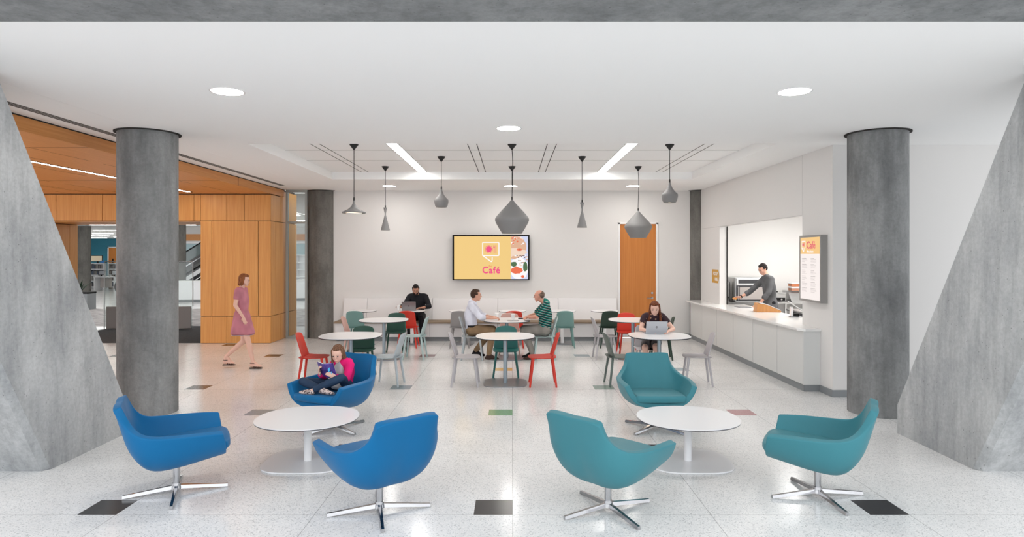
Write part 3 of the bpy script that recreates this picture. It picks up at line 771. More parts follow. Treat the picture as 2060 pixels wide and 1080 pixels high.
# ================================================================ DINING CHAIRS
def make_dining(label):
    t = thing('dining_chair', label, 'chair')
    # seat: rounded front, small pointed ears past the backrest
    out = [(-.20, .20), (-.13, .232), (0, .24), (.13, .232), (.20, .20), (.222, .10), (.225, -.05), (.235, -.15), (.225, -.195), (.14, -.215), (0, -.222), (-.14, -.215), (-.225, -.195), (-.235, -.15), (-.225, -.05), (-.222, .10)]
    mb = MB(); bm = mb.bm; cen = (0, 0.01)
    rings = []
    for s, dz in ((1, 0), (.72, -.004), (.38, -.010)):
        rings.append([bm.verts.new((x * s, cen[1] + (y - cen[1]) * s, .445 + dz + (.018 if (s == 1 and y < -.1 and abs(x) > .2) else 0))) for x, y in out])
    low = [bm.verts.new((x * .93, cen[1] + (y - cen[1]) * .93, .420)) for x, y in out]
    n = len(out)
    for a, b in zip(rings, rings[1:]):
        for i in range(n): bm.faces.new((a[i], a[(i + 1) % n], b[(i + 1) % n], b[i]))
    bm.faces.new(rings[-1]); bm.faces.new(low)
    for i in range(n): bm.faces.new((rings[0][i], rings[0][(i + 1) % n], low[(i + 1) % n], low[i]))
    o = mb.build('seat', 'c_red', t, True, 40)
    sb = o.modifiers.new('s', 'SUBSURF'); sb.levels = 1; sb.render_levels = 1
    # backrest
    mb = MB(); bm = mb.bm; nx, nz = 9, 9
    gr = []
    for j in range(nz):
        k = j / (nz - 1); z = .435 + k * .375; row = []
        wd = .205 - .030 * k
        if k > .86: wd *= math.sqrt(max(0.02, 1 - ((k - .86) / .14) ** 2 * .42))
        yb = -.150 - .115 * k
        for i in range(nx):
            s = -1 + 2 * i / (nx - 1)
            row.append(bm.verts.new((s * wd, yb + .030 * s * s, z - (.018 * s * s if k > .95 else 0))))
        gr.append(row)
    for j in range(nz - 1):
        for i in range(nx - 1): bm.faces.new((gr[j][i], gr[j][i + 1], gr[j + 1][i + 1], gr[j + 1][i]))
    o = mb.build('backrest', 'c_red', t, True, 60)
    m_ = o.modifiers.new('t', 'SOLIDIFY'); m_.thickness = .018; m_.offset = 0
    sb = o.modifiers.new('s', 'SUBSURF'); sb.levels = 1; sb.render_levels = 1
    for sx_ in (-1, 1):
        for sy_ in (-1, 1):
            mb = MB(); mb.tube((sx_ * .15, sy_ * .145, .428), (sx_ * .205, sy_ * .20, .0), .0195, .015, 14)
            mb.build('leg', 'c_red', t, True)
    return t
bpy.context.view_layer.update()
chair0 = make_dining('x')
first = [True]
def chair(x, y, deg, colr, label, group):
    rz = math.radians(deg - 90)
    if first[0]:
        first[0] = False
        chair0.location = (x, y, 0); chair0.rotation_euler = (0, 0, rz); chair0['label'] = label; chair0['group'] = group; return chair0
    return dup(chair0, (x, y, 0), rz, label, group, None if colr == 'red' else {'chair_red': M['c_' + colr]})
GA, GB, GC = 'moulded chairs around the front row of cafe tables', 'moulded chairs around the middle row of cafe tables', 'moulded chairs facing the wall bench'
chair(-3.04, 9.85, 4, 'red', 'red moulded chair at the left of the front left table, behind the reading girl', GA)
chair(-1.90, 9.86, 176, 'ice', 'pale blue-grey moulded chair at the right side of the front left table', GA)
chair(-2.48, 10.50, 270, 'green', 'dark green moulded chair behind the front left table', GA)
chair(-.715, 9.85, 0, 'lilac', 'light lilac-grey moulded chair left of the front centre table', GA)
chair(.47, 9.85, 180, 'red', 'red moulded chair right of the front centre table', GA)
chair(-.10, 10.50, 270, 'tealgreen', 'teal-green moulded chair behind the front centre table', GA)
chair(1.66, 9.87, 4, 'olive', 'dark grey-green moulded chair left of the table with the open silver laptop', GA)
chair(2.86, 9.90, 172, 'lilac', 'light grey moulded chair nearest the serving counter, turned to the laptop table', GA)
chair(2.27, 10.72, 268, 'lilac', 'pale moulded chair the young woman sits on', GA)
chair(-3.02, 12.36, 2, 'pinkish', 'pale pink moulded chair left of the middle row left table', GB)
chair(-1.87, 12.36, 178, 'mint', 'pale mint moulded chair right of the middle row left table, by the bearded man', GB)
chair(-2.36, 12.92, 270, 'green', 'dark green moulded chair behind the middle row left table', GB)
chair(-.76, 12.33, 0, 'ice', 'pale grey moulded chair the man in the white shirt sits on', GB)
chair(.62, 12.33, 180, 'mint', 'pale mint moulded chair the man in the striped polo sits on', GB)
chair(-.05, 12.92, 270, 'pinkish', 'pale pink moulded chair behind the table of the two talking men', GB)
chair(1.78, 12.33, 2, 'lilac', 'light grey moulded chair left of the middle row right table', GB)
chair(2.86, 12.33, 172, 'forest', 'dark green moulded chair seen behind the young woman\'s shoulder', GB)
chair(2.34, 12.92, 270, 'red', 'red moulded chair behind the middle row right table, before the wooden door', GB)
chair(-3.35, 13.85, 90, 'pale_teal', 'grey-teal moulded chair seen from behind near the brownish column', GC)
chair(-2.24, 13.85, 90, 'red', 'red moulded chair seen from behind, facing the bearded man', GC)
chair(-1.12, 13.85, 90, 'grey', 'mid grey moulded chair seen from behind, left of the man in the white shirt', GC)
chair(.04, 13.85, 90, 'red', 'red moulded chair seen from behind between the two talking men', GC)
chair(1.13, 13.85, 90, 'pale_teal', 'grey-teal moulded chair seen from behind, right of the man in the striped polo', GC)
chair(2.09, 13.85, 90, 'forest', 'very dark green moulded chair seen from behind at the bench end', GC)

# ================================================================ LOUNGE CHAIRS
def bez(a, b, c, d, t): return a * (1 - t) ** 3 + b * (3 * t * (1 - t) ** 2) + c * (3 * t * t * (1 - t)) + d * t ** 3
def cat(pts, t):
    n = len(pts) - 1; f = min(t * n, n - 1e-6); i = int(f); u_ = f - i
    P = [V(pts[max(i - 1, 0)]), V(pts[i]), V(pts[i + 1]), V(pts[min(i + 2, n)])]
    return .5 * ((2 * P[1]) + (-P[0] + P[2]) * u_ + (2 * P[0] - 5 * P[1] + 4 * P[2] - P[3]) * u_ ** 2 + (-P[0] + 3 * P[1] - 3 * P[2] + P[3]) * u_ ** 3)
def make_lounge(label, m):
    t = thing('lounge_chair', label, 'armchair')
    C = [(0, .37, .315), (0, .20, .29), (0, 0, .255), (0, -.18, .25), (0, -.30, .40), (0, -.385, .60), (0, -.44, .80)]
    E = [(.425, .345, .545), (.448, .20, .557), (.458, .04, .562), (.448, -.12, .568), (.392, -.262, .592), (.312, -.365, .675), (.278, -.435, .798)]
    K1 = [(.19, .37, .305), (.20, .20, .272), (.20, 0, .235), (.20, -.20, .235), (.18, -.335, .39), (.16, -.395, .60), (.12, -.445, .808)]
    K2 = [(.35, .385, .335), (.385, .21, .30), (.405, .02, .26), (.40, -.20, .265), (.345, -.345, .44), (.27, -.395, .63), (.245, -.445, .808)]
    nt, ns = 15, 9
    mb = MB(); bm = mb.bm; g = []
    for j in range(nt):
        k = j / (nt - 1); c, e_, k1, k2 = cat(C, k), cat(E, k), cat(K1, k), cat(K2, k)
        half = [bez(c, k1, k2, e_, i / (ns - 1)) for i in range(ns)]
        half = [V((p.x * .94, p.y, p.z)) for p in half]; row = [V((-p.x, p.y, p.z)) for p in half[:0:-1]] + half
        if j == nt - 1:   # rounded top corners
            row = [V((p.x, p.y, p.z - .020 * (abs(p.x) / .262) ** 6)) for p in row]
        g.append([bm.verts.new(p) for p in row])
    for j in range(nt - 1):
        for i in range(len(g[0]) - 1): bm.faces.new((g[j][i], g[j][i + 1], g[j + 1][i + 1], g[j + 1][i]))
    o = mb.build('shell', m, t, True, 180)
    # make sure normals face inwards (up) so the padding grows inside
    me = o.data; f0 = min(me.polygons, key=lambda p: (p.center - V((0, 0, .28))).length)
    if f0.normal.z < 0: me.flip_normals()
    md = o.modifiers.new('pad', 'SOLIDIFY'); md.thickness = .062; md.offset = 1; md.use_even_offset = False
    md = o.modifiers.new('r', 'BEVEL'); md.width = .026; md.segments = 3; md.limit_method = 'ANGLE'; md.angle_limit = math.radians(50)
    md = o.modifiers.new('s', 'SUBSURF'); md.levels = 1; md.render_levels = 1
    bpy.context.view_layer.update(); apply_mods(o)
    for p in o.data.polygons: p.use_smooth = True
    # cushion
    mb = MB(); pts = []
    out = [(.275, .375), (.285, .20), (.28, 0), (.25, -.17), (.12, -.235), (0, -.24)]
    half = out; poly = [(-x, y) for x, y in half[:-1]][::1]
    full = [( .18, .405), (0, .412), (-.18, .405)] + [(-x, y) for x, y in out[:-1]] + [(0, -.24)] + [(x, y) for x, y in out[:-1]][::-1]
    mb.prism(full, .372, .452); 
    o = mb.build('seat_cushion', m, t, True, 180)
    for v_ in o.data.vertices: v_.co.z += .06 * v_.co.y - .016
    md = o.modifiers.new('b', 'BEVEL'); md.width = .028; md.segments = 4; md.limit_method = 'ANGLE'; md.angle_limit = math.radians(50)
    bpy.context.view_layer.update(); apply_mods(o)
    for p in o.data.polygons: p.use_smooth = True
    mb = MB(); mb.tube((0, 0, .055), (0, 0, .28), .027, .027, 24); mb.tube((0, 0, .255), (0, 0, .28), .07, .07, 24); mb.tube((0, 0, .05), (0, 0, .085), .036, .032, 24)
    mb.build('column', 'chrome', t, True)
    base = MB(); base.tube((0, 0, .035), (0, 0, .062), .042, .038, 20); b = base.build('star_base', 'chrome', t, True)
    for k in range(4):
        mb = MB()
        P = [(.03, .021, .066, .036), (.20, .017, .048, .022), (.345, .015, .032, .008), (.395, .015, .028, .004)]
        rr = []
        for (r_, hw, zt, zb) in P: rr.append([mb.bm.verts.new(q) for q in ((r_, -hw, zb), (r_, hw, zb), (r_, hw * .7, zt), (r_, -hw * .7, zt))])
        for a, c in zip(rr, rr[1:]):
            for i in range(4): mb.bm.faces.new((a[i], a[(i + 1) % 4], c[(i + 1) % 4], c[i]))
        mb.bm.faces.new(rr[0]); mb.bm.faces.new(rr[-1])
        mb.tube((.375, 0, 0), (.375, 0, .008), .012, .012, 12)
        mb.xf(Matrix.Rotation(k * PI / 2, 4, 'Z')); mb.build('base_leg', 'chrome', b)
    return t
def place_lounge(t, x, y, deg, basedeg):
    t.location = (x, y, 0); t.rotation_euler = (0, 0, math.radians(deg - 90))
    for c in kids(t):
        if c.name.startswith('star_base'): c.rotation_euler = (0, 0, math.radians(basedeg - (deg - 90)))
G4 = 'swivel lounge chairs around the low tables'
L0 = make_lounge('bright blue swivel armchair at far left, seen from its side', 'blue'); L0['group'] = G4
def lounge(x, y, deg, bd, label, teal):
    o = dup(L0, (0, 0, 0), 0, label, G4, {'blue_leather': M['teal']} if teal else None); place_lounge(o, x, y, deg, bd); return o
lounge(-1.03, 4.99, 131, 15, 'bright blue swivel armchair seen from behind, in front of the left low table', False)
lounge(-2.03, 7.36, 244, -42, 'blue swivel armchair in which the girl in pink sits reading', False)
lounge(.75, 5.01, 43, 26, 'teal swivel armchair seen from behind, in front of the right low table', True)
lounge(2.525, 5.30, 151, 6, 'teal swivel armchair at far right, seen from its side', True)
lounge(1.635, 7.37, 270, 45, 'empty teal swivel armchair facing the camera behind the right low table', True)
place_lounge(L0, -2.82, 5.39, 27, 22)

# ================================================================ PEOPLE
def remeshed(mb, name, m, parent, vox=.008, smooth=6, fac=.5):
    o = mb.build(name, m, parent)
    md = o.modifiers.new('r', 'REMESH'); md.mode = 'VOXEL'; md.voxel_size = vox
    md = o.modifiers.new('s', 'SMOOTH'); md.iterations = smooth; md.factor = fac
    bpy.context.view_layer.update(); apply_mods(o)
    for p in o.data.polygons: p.use_smooth = True
    return o
def lerp(a, b, t): return V(a) * (1 - t) + V(b) * t

class Head:
    def __init__(s, c, yaw=0, pitch=0, roll=0, sc=1.0):
        s.M = Matrix.Translation(V(c)) @ Euler((math.radians(pitch), math.radians(roll), math.radians(yaw)), 'ZXY' if False else 'XYZ').to_matrix().to_4x4() @ Matrix.Scale(sc, 4)
        s.sc = sc
    def into(s, mb, fn):
        t = MB(); t.mi = mb.mi; fn(t); t.xf(s.M)
        me = bpy.data.meshes.new('t'); t.bm.to_mesh(me); t.bm.free(); mb.bm.from_mesh(me); bpy.data.meshes.remove(me)
def head_shape(t):
    t.hull([((0, -.018, .028), (.075, .090, .084)), ((0, .02, .015), (.066, .066, .07))])
    t.hull([((0, .012, -.02), (.064, .07, .05)), ((0, .052, -.088), (.026, .022, .020)), ((.03, .02, -.07), (.022, .03, .02)), ((-.03, .02, -.07), (.022, .03, .02))])
    t.hull([((0, .085, .012), .007), ((0, .104, -.024), (.010, .010, .008))], 1)
    t.hull([((-.013, .094, -.028), .006), ((.013, .094, -.028), .006)], 1)
    t.hull([((-.038, .068, .026), .012), ((0, .078, .024), .012), ((.038, .068, .026), .012)], 1)
    t.hull([((-.014, .082, -.056), .007), ((.014, .082, -.056), .007)], 1)
    for s in (-1, 1):
        t.hull([((s * .077, -.008, .004), (.008, .018, .018)), ((s * .073, -.002, -.022), (.007, .010, .012))], 1)
        t.hull([((s * .042, .055, -.018), .02)], 1)
def soft_head(t):
    # rounder, smoother head for the women and the girl
    t.hull([((0, -.018, .028), (.075, .090, .084)), ((0, .018, .012), (.067, .064, .072))])
    t.hull([((0, .012, -.015), (.063, .066, .05)), ((0, .052, -.086), (.019, .018, .017)), ((.034, .030, -.045), (.026, .030, .026)), ((-.034, .030, -.045), (.026, .030, .026))])
    t.hull([((0, .080, .006), .005), ((0, .093, -.022), (.0085, .008, .007))], 1)
    t.hull([((-.012, .079, -.055), .006), ((.012, .079, -.055), .006)], 1)
    for s in (-1, 1): t.hull([((s * .076, -.008, .004), (.008, .018, .018)), ((s * .072, -.002, -.022), (.007, .010, .012))], 1)
def face_parts(h, parent, brow='brow', beard=None, soft=False):
    ye = .0765 if not soft else .0725; k = 1.0 if not soft else .6
    mb = MB(); h.into(mb, lambda t: [t.hull([((s * .029, ye - .002, .003), (.013, .006, .0062))], 2) for s in (-1, 1)]); ey = mb.build('eyes', 'eyewhite', parent, True)
    mb = MB(); h.into(mb, lambda t: [t.hull([((s * .029, ye + .0018, .0015), (.0068, .004, .0058))], 2) for s in (-1, 1)]); mb.build('iris', 'eye', ey, True)
    mb = MB(); h.into(mb, lambda t: [t.hull([((s * .029, ye - .001, .0085), (.0145, .0065, .0025))], 2) for s in (-1, 1)]); mb.build('upper_lid', 'eye', ey, True)
    yb = 0 if not soft else -.011
    mb = MB(); h.into(mb, lambda t: [t.hull([((s * .017, .088 + yb, .024), .0045 * k), ((s * .044, .076 + yb, .022), .0035 * k)], 1) for s in (-1, 1)]); mb.build('eyebrows', brow, parent, True)
    yl = 0 if not soft else -.002
    mb = MB(); h.into(mb, lambda t: t.hull([((-.017, .081 + yl, -.057), .0035), ((.017, .081 + yl, -.057), .0035), ((0, .086 + yl, -.057), .0052)], 1)); mb.build('lips', 'lip', parent, True)
    if beard:
        mb = MB()
        def bd(t):
            t.hull([((-.058, .01, -.045), .018), ((-.035, .045, -.08), .022), ((-.02, .065, -.09), .02)], 1)
            t.hull([((.058, .01, -.045), .018), ((.035, .045, -.08), .022), ((.02, .065, -.09), .02)], 1)
            t.hull([((-.02, .06, -.095), .022), ((.02, .06, -.095), .022), ((0, .065, -.08), .022)], 1)
            t.hull([((-.028, .08, -.044), .006), ((.028, .08, -.044), .006)], 1)
            for s in (-1, 1): t.hull([((s * .03, .078, -.045), .008), ((s * .026, .072, -.075), .01)], 1)
        h.into(mb, bd); remeshed(mb, 'beard', beard, parent, .005, 3)
def hair_short(t, thick=.010, hairline=0.0):
    t.hull([((0, -.030, .040), (.080, .088, .082)), ((0, -.05, .0), (.074, .066, .06))])
    t.hull([((0, .012 - hairline, .085), (.058, .055, .032)), ((0, -.03, .09), (.062, .06, .036))])
    for s in (-1, 1): t.hull([((s * .072, .012, .035), (.010, .022, .03)), ((s * .071, -.04, .03), (.016, .03, .04))], 1)
def hand(mb, wrist, d, n, side=1, curl=.6, sc=1.0, spread=.9):
    """d: direction of the fingers, n: back-of-hand normal, side: +1 thumb towards d x n"""
    w_ = V(wrist); d = V(d).normalized(); n = V(n); n = (n - d * n.dot(d)).normalized(); s_ = d.cross(n) * side
    L = .085 * sc
    k1, k2 = w_ + d * L + s_ * .030 * sc, w_ + d * L * .93 - s_ * .032 * sc
    mb.hull([(w_ + s_ * .014 * sc, .018 * sc), (w_ - s_ * .014 * sc, .017 * sc), (k1, .012 * sc), (k2, .011 * sc)], 1)
    for i, (o, ln) in enumerate(((.031, .068), (.0105, .078), (-.0105, .072), (-.031, .056))):
        b = w_ + d * L * (.97 if i < 3 else .9) + s_ * o * sc
        sp = s_ * (o * 1.6 * spread)
        p0, a = b, d + sp
        for j, (f, r0, r1) in enumerate(((.45, .0095, .0088), (.32, .0088, .008), (.25, .008, .007))):
            ang = curl * (j + .5) * .75
            dd = (a.normalized() * math.cos(ang) - n * math.sin(ang))
            p1 = p0 + dd * ln * f * sc * 1.15
            mb.hull([(p0, r0 * sc), (p1, r1 * sc)], 1); p0 = p1
    tb = w_ + d * .022 * sc + s_ * .024 * sc; t1 = tb + (d * .5 + s_ * .75 - n * .25).normalized() * .038 * sc; t2 = t1 + (d * .9 + s_ * .2 - n * .35).normalized() * .034 * sc
    mb.hull([(tb, .013 * sc), (t1, .0105 * sc)], 1); mb.hull([(t1, .0105 * sc), (t2, .0085 * sc)], 1)
def shoe(mb, ankle, d, sc=1.0, z=None):
    a = V(ankle); d = V(d).normalized(); zf = (a.z - .085 * sc) if z is None else z
    s = V((-d.y, d.x, 0)).normalized()
    heel = a - d * .045 * sc; heel.z = zf + .032 * sc; toe = a + d * .165 * sc; toe.z = zf + .022 * sc; ball = a + d * .11 * sc; ball.z = zf + .028 * sc
    mb.hull([(heel, .031 * sc), (ball + s * .018 * sc, .027 * sc), (ball - s * .018 * sc, .027 * sc), (toe, .022 * sc)], 1)
    mb.hull([(heel, .031 * sc), (a, .042 * sc), (ball, .03 * sc)], 1)

def torso(mb, P, e=0.0, top=True, low=True):
    """P: dict hip, chest, sh (centre of shoulders), shw, k (girth)"""
    k = P.get('k', 1.0); hip, ch, sh = V(P['hip']), V(P['chest']), V(P['sh']); sw = P['shw']; r = Vector(P.get('right', (1, 0, 0)))
    wst = lerp(hip, ch, .42)
    if top:
        mb.hull([(hip - r * .055 * k, .098 * k + e), (hip + r * .055 * k, .098 * k + e), (wst - r * .045 * k, .092 * k + e), (wst + r * .045 * k, .092 * k + e)])
        mb.hull([(wst - r * .045 * k, .092 * k + e), (wst + r * .045 * k, .092 * k + e), (ch - r * .07 * k, .098 * k + e), (ch + r * .07 * k, .098 * k + e)])
        mb.hull([(ch - r * .07 * k, .098 * k + e), (ch + r * .07 * k, .098 * k + e), (sh - r * (sw - .03), .05 + e), (sh + r * (sw - .03), .05 + e)])
    elif low:
        mb.hull([(hip - r * .065 * k, .098 * k + e), (hip + r * .065 * k, .098 * k + e)])
def arm(mb, S, E, W, k=1.0, e=0.0, f=2.0, cuff=False):
    """f: share of shoulder-elbow-wrist covered: 0..2"""
    S, E, W = V(S), V(E), V(W)
    if f >= 1:
        mb.hull([(S, .054 * k + e), (E, .040 * k + e)]); g = min(f - 1, 1)
        if g > 0:
            T_ = lerp(E, W, g); mb.hull([(E, .040 * k + e), (T_, (.040 - .014 * g) * k + e)])
            if cuff: mb.hull([(lerp(E, W, g - .1), .045 * k + e), (T_, .042 * k + e)])
    else: mb.hull([(S, .054 * k + e), (lerp(S, E, f), (.052 - .008 * f) * k + e * 1.4)])
def leg(mb, Hp, K, A, k=1.0, e=0.0, f=2.0):
    Hp, K, A = V(Hp), V(K), V(A)
    if f >= 1:
        mb.hull([(Hp, .086 * k + e), (K, .056 * k + e)]); g = min(f - 1, 1)
        if g > 0:
            mid = lerp(K, A, .35 * min(1, g / .35)); T_ = lerp(K, A, g)
            mb.hull([(K, .056 * k + e), (mid, .054 * k + e)])
            if g > .35: mb.hull([(mid, .054 * k + e), (T_, (.054 - .019 * (g - .35) / .65) * k + e * 1.2)])
    else: mb.hull([(Hp, .086 * k + e), (lerp(Hp, K, f), (.086 - .03 * f) * k + e * 1.5)])

def person(label, loc, deg, P, skin, vox=.0075):
    t = thing('person', label, 'person', loc, math.radians(deg - 90))
    k = P.get('k', 1.0); ls = P.get('ls', 1.0)
    h = Head(P['head'], P.get('yaw', 0), P.get('pitch', 0), P.get('roll', 0), P.get('hs', 1.0))
    sw = P['shw']; sh = V(P['sh']); r = V(P.get('right', (1, 0, 0)))
    SR, SL = sh + r * sw - V((0, 0, .015)), sh - r * sw - V((0, 0, .015))
    P['SR'], P['SL'] = SR, SL
    mb = MB()
    h.into(mb, soft_head if P.get('soft') else head_shape)
    nb = h.M @ V((0, -.02, -.06)); nr = P.get('nr', .052)
    mb.hull([(nb, nr), (sh + V((0, 0, .02)), nr * 1.12)]); mb.hull([(sh + V((0, 0, .015)), nr * 1.1), (SR, .04 * k), (SL, .04 * k)])
    torso(mb, P)
    al = P.get('al', 1.0)
    arm(mb, SR, P['ER'], P['WR'], k * al); arm(mb, SL, P['EL'], P['WL'], k * al)
    for key in ('R', 'L'):
        hd = P['hand' + key]; hand(mb, P['W' + key], hd[0], hd[1], hd[2] if len(hd) > 2 else 1, hd[3] if len(hd) > 3 else .6, P.get('hsc', 1.0))
        leg(mb, P['H' + key], P['K' + key], P['A' + key], k * ls)
        if P.get('barefoot'): shoe(mb, P['A' + key], P['F' + key], P.get('fs', 1) * .86, P.get('Fz' + key))
    body = remeshed(mb, 'body', skin, t, vox)
    return t, h

def hips(P, w=.09):
    r = V(P.get('right', (1, 0, 0))); P['HR'] = V(P['hip']) + r * w; P['HL'] = V(P['hip']) - r * w; return P

# --- man in the white shirt, faces +x (local y -> world +x, local +x -> camera side)
P = hips(dict(hip=(0, 0, .555), chest=(0, -.035, .86), sh=(0, -.01, 1.045), shw=.175, k=1.0, head=(0, .085, 1.215), pitch=-2, yaw=6,
              ER=(.225, .165, .815), WR=(.10, .395, .785), EL=(-.22, .18, .81), WL=(-.08, .40, .79), handR=((-.35, 1, 0), (.2, .1, 1), -1, .9), handL=((.3, 1, 0), (-.2, .1, 1), 1, .8),
              KR=(.14, .40, .565), AR=(.14, .33, .10), KL=(-.11, .40, .56), AL=(-.10, .06, .13), FR=(0, 1, 0), FL=(0, 1, 0)))
man, h = person('person in white shirt and khaki trousers, talking across the round table', (-.77, 12.33, 0), 0, P, 'skin')
face_parts(h, man)
mb = MB(); h.into(mb, hair_short); remeshed(mb, 'hair', 'hair_brown', man, .006, 4)
mb = MB(); torso(mb, P, .016); arm(mb, P['SR'], P['ER'], P['WR'], 1, .017, 1.25, True); arm(mb, P['SL'], P['EL'], P['WL'], 1, .017, 1.25, True)
mb.hull([(V(P['sh']) + V((0, .0, .045)), .062), (V(P['sh']) + V((0, 0, 0)), .075)])
sh_ = remeshed(mb, 'shirt', 'shirt_white', man)
mb = MB()
for s in (-1, 1): mb.hull([((s * .052, .02, 1.115), (.008, .02, .016)), ((s * .032, .075, 1.085), (.010, .014, .012)), ((s * .060, -.03, 1.11), (.006, .02, .014)), ((s * .045, .085, 1.045), .008)], 1)
mb.build('shirt_collar', 'shirt_white', sh_, True)
mb = MB(); torso(mb, P, .02, False); leg(mb, P['HR'], P['KR'], P['AR'], 1, .014, 1.95); leg(mb, P['HL'], P['KL'], P['AL'], 1, .014, 1.95); remeshed(mb, 'trousers', 'khaki', man)
for s, z in (('R', 0.0), ('L', .03)):
    mb = MB(); shoe(mb, P['A' + s], (0, 1, 0), 1.05, z); remeshed(mb, 'shoe', 'shoe_brown' if s == 'R' else 'shoe_black', man)
mb = MB(); mb.lathe([(.108, -.02), (.122, -.018), (.122, .018), (.108, .02)], seg=32); mb.xf(Matrix.Translation((0, .0, .635)) @ Matrix.Diagonal((1.38, .97, 1, 1))); mb.build('belt', 'shoe_black', man, True)

# --- man in the striped polo, faces -x
M['polo'] = mat('striped_polo', (.02, .2, .17), .85, spec=.2)
N, L, b = nodes(M['polo'])
tc = N.new('ShaderNodeTexCoord'); sp = N.new('ShaderNodeSeparateXYZ'); L.new(tc.outputs['Object'], sp.inputs[0])
mm = N.new('ShaderNodeMath'); mm.operation = 'MULTIPLY_ADD'; mm.inputs[1].default_value = -.30; L.new(sp.outputs[1], mm.inputs[0]); L.new(sp.outputs[2], mm.inputs[2])
m2 = N.new('ShaderNodeMath'); m2.operation = 'MULTIPLY'; m2.inputs[1].default_value = 21; L.new(mm.outputs[0], m2.inputs[0])
fr = N.new('ShaderNodeMath'); fr.operation = 'FRACT'; L.new(m2.outputs[0], fr.inputs[0])
r_ = N.new('ShaderNodeValToRGB'); cr = r_.color_ramp; cr.interpolation = 'CONSTANT'
cr.elements[0].position = 0; cr.elements[0].color = (.005, .17, .14, 1); cr.elements[1].position = .42; cr.elements[1].color = (.5, .55, .52, 1)
e_ = cr.elements.new(.56); e_.color = (.012, .03, .035, 1)
L.new(fr.outputs[0], r_.inputs[0]); L.new(r_.outputs[0], b.inputs['Base Color'])
M['collar'] = mat('polo_collar', (.006, .19, .15), .85)
P = hips(dict(hip=(0, .0, .56), chest=(0, -.015, .85), sh=(0, -.02, 1.05), shw=.18, k=1.12, head=(0, .115, 1.205), pitch=-5, yaw=-4,
              EL=(-.235, .16, .83), WL=(-.06, .30, .80), ER=(.23, .17, .83), WR=(.05, .33, .80), handL=((.9, .5, 0), (0, .1, 1), 1, .7), handR=((-.9, .5, -.02), (0, .1, 1), -1, .7),
              KR=(.13, .40, .56), AR=(.12, .24, .10), KL=(-.13, .41, .555), AL=(-.13, .22, .10), FR=(0, 1, 0), FL=(0, 1, 0), hs=1.0))
man, h = person('person in green striped polo and grey trousers, leaning on the round table', (.63, 12.33, 0), 180, P, 'skin_ruddy')
face_parts(h, man, 'hair_grey')
def hair_bald(t):
    t.hull([((0, -.055, .03), (.074, .064, .062)), ((0, -.055, .0), (.072, .060, .055))])
    for s in (-1, 1): t.hull([((s * .071, -.01, .022), (.009, .022, .02)), ((s * .071, -.045, .02), (.014, .03, .035))], 1)
mb = MB(); h.into(mb, hair_bald); remeshed(mb, 'hair', 'hair_grey', man, .006, 4)
mb = MB(); torso(mb, P, .018); arm(mb, P['SR'], P['ER'], P['WR'], 1.1, .013, .8); arm(mb, P['SL'], P['EL'], P['WL'], 1.1, .013, .8); remeshed(mb, 'polo_shirt', 'polo', man)
mb = MB(); mb.hull([(V(P['sh']) + V((0, .02, .055)), .064), (V(P['sh']) + V((0, -.005, .02)), .078)]); remeshed(mb, 'collar', 'collar', man)
mb = MB(); torso(mb, P, .017, False); leg(mb, P['HR'], P['KR'], P['AR'], 1.08, .014, 1.95); leg(mb, P['HL'], P['KL'], P['AL'], 1.08, .014, 1.95); remeshed(mb, 'trousers', 'greytrouser', man)
for s in ('R', 'L'):
    mb = MB(); shoe(mb, P['A' + s], (0, 1, 0), 1.08, 0); remeshed(mb, 'shoe', 'shoe_brown' if s == 'L' else 'shoe_black', man)

# --- bearded man on the bench, faces the camera
P = hips(dict(hip=(0, 0, .56), chest=(0, .02, .85), sh=(0, .06, 1.03), shw=.185, k=1.0, head=(.03, .16, 1.175), pitch=-22, yaw=8,
              EL=(-.30, .24, .80), WL=(-.16, .42, .785), ER=(.28, .26, .82), WR=(.37, .44, .80), handL=((.8, .3, -.05), (-.1, .1, 1), 1, .6), handR=((.25, .45, .12), (1, 0, .3), 1, .9),
              KR=(.12, .44, .54), AR=(.13, .44, .10), KL=(-.13, .42, .54), AL=(-.16, .36, .10), FR=(0, 1, 0), FL=(0, 1, 0)))
man, h = person('person with dark beard and black shirt, typing on a laptop at the bench', (-2.21, 15.08, 0), 270, P, 'skin_tan')
face_parts(h, man, 'hair_dark', 'hair_dark')
def hair_quiff(t):
    hair_short(t); t.hull([((0, .02, .11), (.05, .05, .025)), ((0, -.03, .105), (.055, .05, .03))])
mb = MB(); h.into(mb, hair_quiff); remeshed(mb, 'hair', 'hair_dark', man, .006, 4)
mb = MB(); torso(mb, P, .016); arm(mb, P['SR'], P['ER'], P['WR'], 1, .016, 1.5); arm(mb, P['SL'], P['EL'], P['WL'], 1, .016, 1.5)
mb.hull([(V(P['sh']) + V((0, .0, .04)), .062), (V(P['sh']) + V((0, 0, 0)), .075)]); remeshed(mb, 'shirt', 'shirt_black', man)
mb = MB(); torso(mb, P, .02, False); leg(mb, P['HR'], P['KR'], P['AR'], 1, .014, 1.95); leg(mb, P['HL'], P['KL'], P['AL'], 1, .014, 1.95); remeshed(mb, 'trousers', 'trouser_black', man)
for s in ('R', 'L'):
    mb = MB(); shoe(mb, P['A' + s], (0, 1, 0), 1.0, 0); remeshed(mb, 'shoe', 'shoe_black', man)

